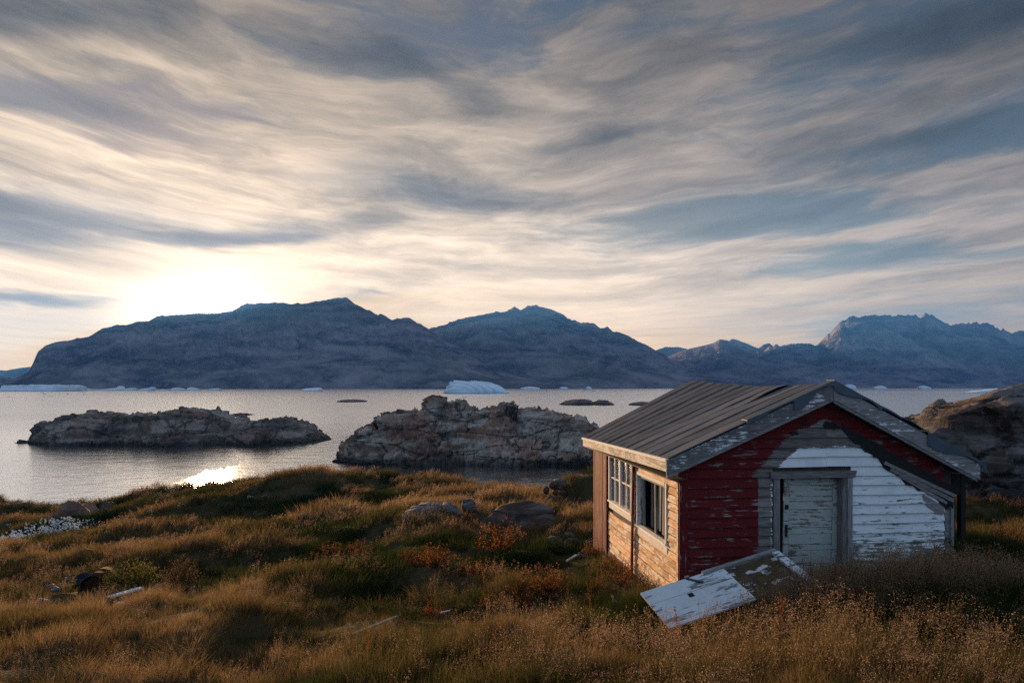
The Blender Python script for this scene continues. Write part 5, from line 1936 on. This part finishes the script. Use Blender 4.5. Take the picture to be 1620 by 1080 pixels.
def build_litter():
    r = random.Random(21)
    # rusty oil drum, lying with its open end this way
    p = px_ground(147, 16.8)
    KEEP_OUT.append((p.x, p.y - .1, .36, .45))
    drum = empty('oil_drum', (p.x, p.y, p.z + .16), math.radians(12))
    tag(drum, 'rusted-through oil drum half sunk on its side beside the willow bush', 'oil drum')
    n = 28
    mb = MB()
    ring = [(0, .288), (.02, .295), (.30, .286), (.33, .298), (.36, .286), (.62, .286), (.65, .298), (.68, .286), (.88, .288)]
    V, F = [], []
    for (y, q) in ring:
        for k in range(n):
            t = 2 * math.pi * k / n
            d = 1 + .03 * math.sin(3 * t + y * 4)
            V.append((math.cos(t) * q * d, y, math.sin(t) * q * d))
    for (y, q) in reversed(ring):
        for k in range(n):
            t = 2 * math.pi * k / n
            d = 1 + .03 * math.sin(3 * t + y * 4)
            V.append((math.cos(t) * (q - .006) * d, y + .001, math.sin(t) * (q - .006) * d))
    m_ = len(ring) * 2
    for i in range(m_):
        for k in range(n):
            a, b = i * n, ((i + 1) % m_) * n
            F.append((a + k, a + (k + 1) % n, b + (k + 1) % n, b + k))
    mb.v, mb.f = V, F
    mb.build('drum_shell', M_RUST, drum, True)
    mb = MB().tube([(0, .10, 0), (0, .105, 0)], .272, 28)
    mb.build('drum_end', M_RUST, drum)
    MB().tube([(math.cos(2 * math.pi * k / 28) * .294, -.002, math.sin(2 * math.pi * k / 28) * .294) for k in range(29)], .010, 5, False).build('rim', M_RUST, drum)

    def plank(px0, Y0, px1, Y1, w, h, z0, z1, lab, mat, name='plank'):
        a, b = px_ground(px0, Y0, z0), px_ground(px1, Y1, z1)
        m = (a + b) / 2
        mb = MB().bar(a - m, b - m, w, h)
        o = mb.build(name, mat)
        o.location = m
        tag(o, lab, name.replace('_', ' '))
        return o
    plank(170, 15.3, 224, 16.0, .15, .035, .14, .28, 'longest pale plank propped in front of the willow bush', M_PANEL)
    plank(196, 15.4, 258, 16.1, .07, .04, .10, .26, 'thin grey lath behind the long pale plank', M_GREY, 'lath')
    for k, (px, Y, s, lab) in enumerate([(205, 15.2, .30, 'split white board lying flat left in the heap below the willow bush'), (222, 15.3, .36, 'broad white board fragment in the middle of the heap'),
                                         (238, 15.2, .26, 'short white board fragment right in the heap'), (229, 15.0, .22, 'small grey board fragment nearest the viewer in the heap')]):
        p = px_ground(px, Y, .07)
        mb = MB().hexa([(-s, -.07, 0), (s * .9, -.09, .01), (s, .07, .03), (-s * .8, .10, .02), (-s, -.07, .03), (s * .9, -.09, .04), (s, .07, .06), (-s * .8, .10, .05)])
        o = mb.build('board_fragment', M_PANEL)
        o.location = p
        o.rotation_euler = (r.uniform(-.2, .2), r.uniform(-.15, .15), r.uniform(-.5, .5))
        tag(o, lab, 'board', 'broken boards by the willow bush')
    m_tarp = mat_plain('faded_plastic', (0.34, 0.36, 0.42), .5, 0, .5, 9)
    m_blue = mat_plain('blue_grey_scrap', (0.10, 0.12, 0.15), .6, 0, .5, 9)

    def scrap(px, Y, s, mat, lab, name, cat, seed, z=.08):
        o = boulder(name, lab, cat, px_ground(px, Y, z), (s, s * .7, s * .7), mat, seed, size=s * .3, amp=s * .16, sub=3)
        return o
    scrap(258, 15.0, .26, m_tarp, 'crumpled grey plastic sheet right of the broken boards', 'plastic_sheet', 'plastic', 201)
    scrap(113, 16.6, .17, m_tarp, 'small white crumpled bag left of the oil drum', 'plastic_bag', 'plastic', 202)
    scrap(50, 15.9, .12, m_tarp, 'white plastic scrap farthest left in the litter', 'plastic_scrap', 'plastic', 203)
    scrap(88, 15.8, .20, m_blue, 'dark blue-grey scrap below the white bag', 'scrap_lump', 'scrap', 204)
    scrap(68, 15.1, .30, m_blue, 'dark lump of scrap nearest the lower left of the litter', 'scrap_lump', 'scrap', 205)
    scrap(80, 18.0, .26, m_blue, 'dark scrap lying in the grass far left of the drum', 'scrap_lump', 'scrap', 206)
    scrap(106, 18.4, .20, m_blue, 'small dark scrap behind the white bag', 'scrap_lump', 'scrap', 207)
    scrap(93, 15.2, .16, M_RUST, 'little rusty red can in the litter', 'rusty_can', 'can', 208)
    # dented tub
    p = px_ground(132, 17.8, .10)
    tub = empty('metal_tub', p, .5)
    tag(tub, 'dented grey metal tub tipped over behind the oil drum', 'tub')
    V, F = [], []
    for i, (q, z) in enumerate(((.16, 0), (.24, .22), (.25, .22), (.17, -.01))):
        for k in range(14):
            t = 2 * math.pi * k / 14
            V.append((math.cos(t) * q, math.sin(t) * q * .8, z + .03 * math.sin(2 * t)))
    for i in range(3):
        for k in range(14):
            F.append((i * 14 + k, i * 14 + (k + 1) % 14, (i + 1) * 14 + (k + 1) % 14, (i + 1) * 14 + k))
    F.append(tuple(range(13, -1, -1)))
    mb = MB()
    mb.v, mb.f = V, F
    b = mb.build('tub_body', m_blue, tub)
    b.rotation_euler = (.9, .3, 0)
    # driftwood and sticks
    m_drift = mat_plain('bleached_driftwood', (0.42, 0.40, 0.38), .8, 0, .5, 8)
    a = px_ground(968, 11.9, .13)
    o = MB().tube([(0, 0, .10), (.03, -.01, .0), (.13, .0, -.03), (.32, .04, -.04)], [.012, .026, .022, .012], 7).build('driftwood', m_drift, None, True)
    o.location = a
    tag(o, 'bleached bent piece of driftwood in the grass left of the fallen door', 'driftwood')
    a, b = px_ground(697, 11.6, .16), px_ground(712, 11.9, .24)
    o = MB().tube([Vector((0, 0, 0)), (b - a)], [.016, .012], 6).build('stick', m_drift)
    o.location = a
    tag(o, 'short grey stick poking out among the orange shrubs', 'stick')
    a, b = px_ground(556, 10.7, .05), px_ground(628, 11.3, .06)
    o = MB().bar((0, 0, 0), b - a, .06, .03).build('lath', M_GREY)
    o.location = a
    tag(o, 'grey weathered lath almost hidden in the brown grass lower middle', 'lath')
    a, b = px_ground(896, 15.8, .12), px_ground(912, 16.1, .16)
    o = MB().bar((0, 0, 0), b - a, .06, .03).build('lath', M_PANEL)
    o.location = a
    tag(o, 'short pale lath in the grass near the far corner of the hut', 'lath')


# ground the fallen door covers
KEEP_OUT.append((2.75, 10.45, 1.0, .34))
KEEP_OUT.append((3.75, 10.90, .7, .26))
for _px, _y, _rx, _ry in ((212, 14.9, .85, .65), (88, 15.5, .85, .75), (147, 16.1, .5, .75), (90, 17.9, .6, .4)):
    _p = px_ground(_px, _y)
    KEEP_OUT.append((_p.x, _p.y, _rx, _ry))
build_stones()
build_litter()
build_shrubs()
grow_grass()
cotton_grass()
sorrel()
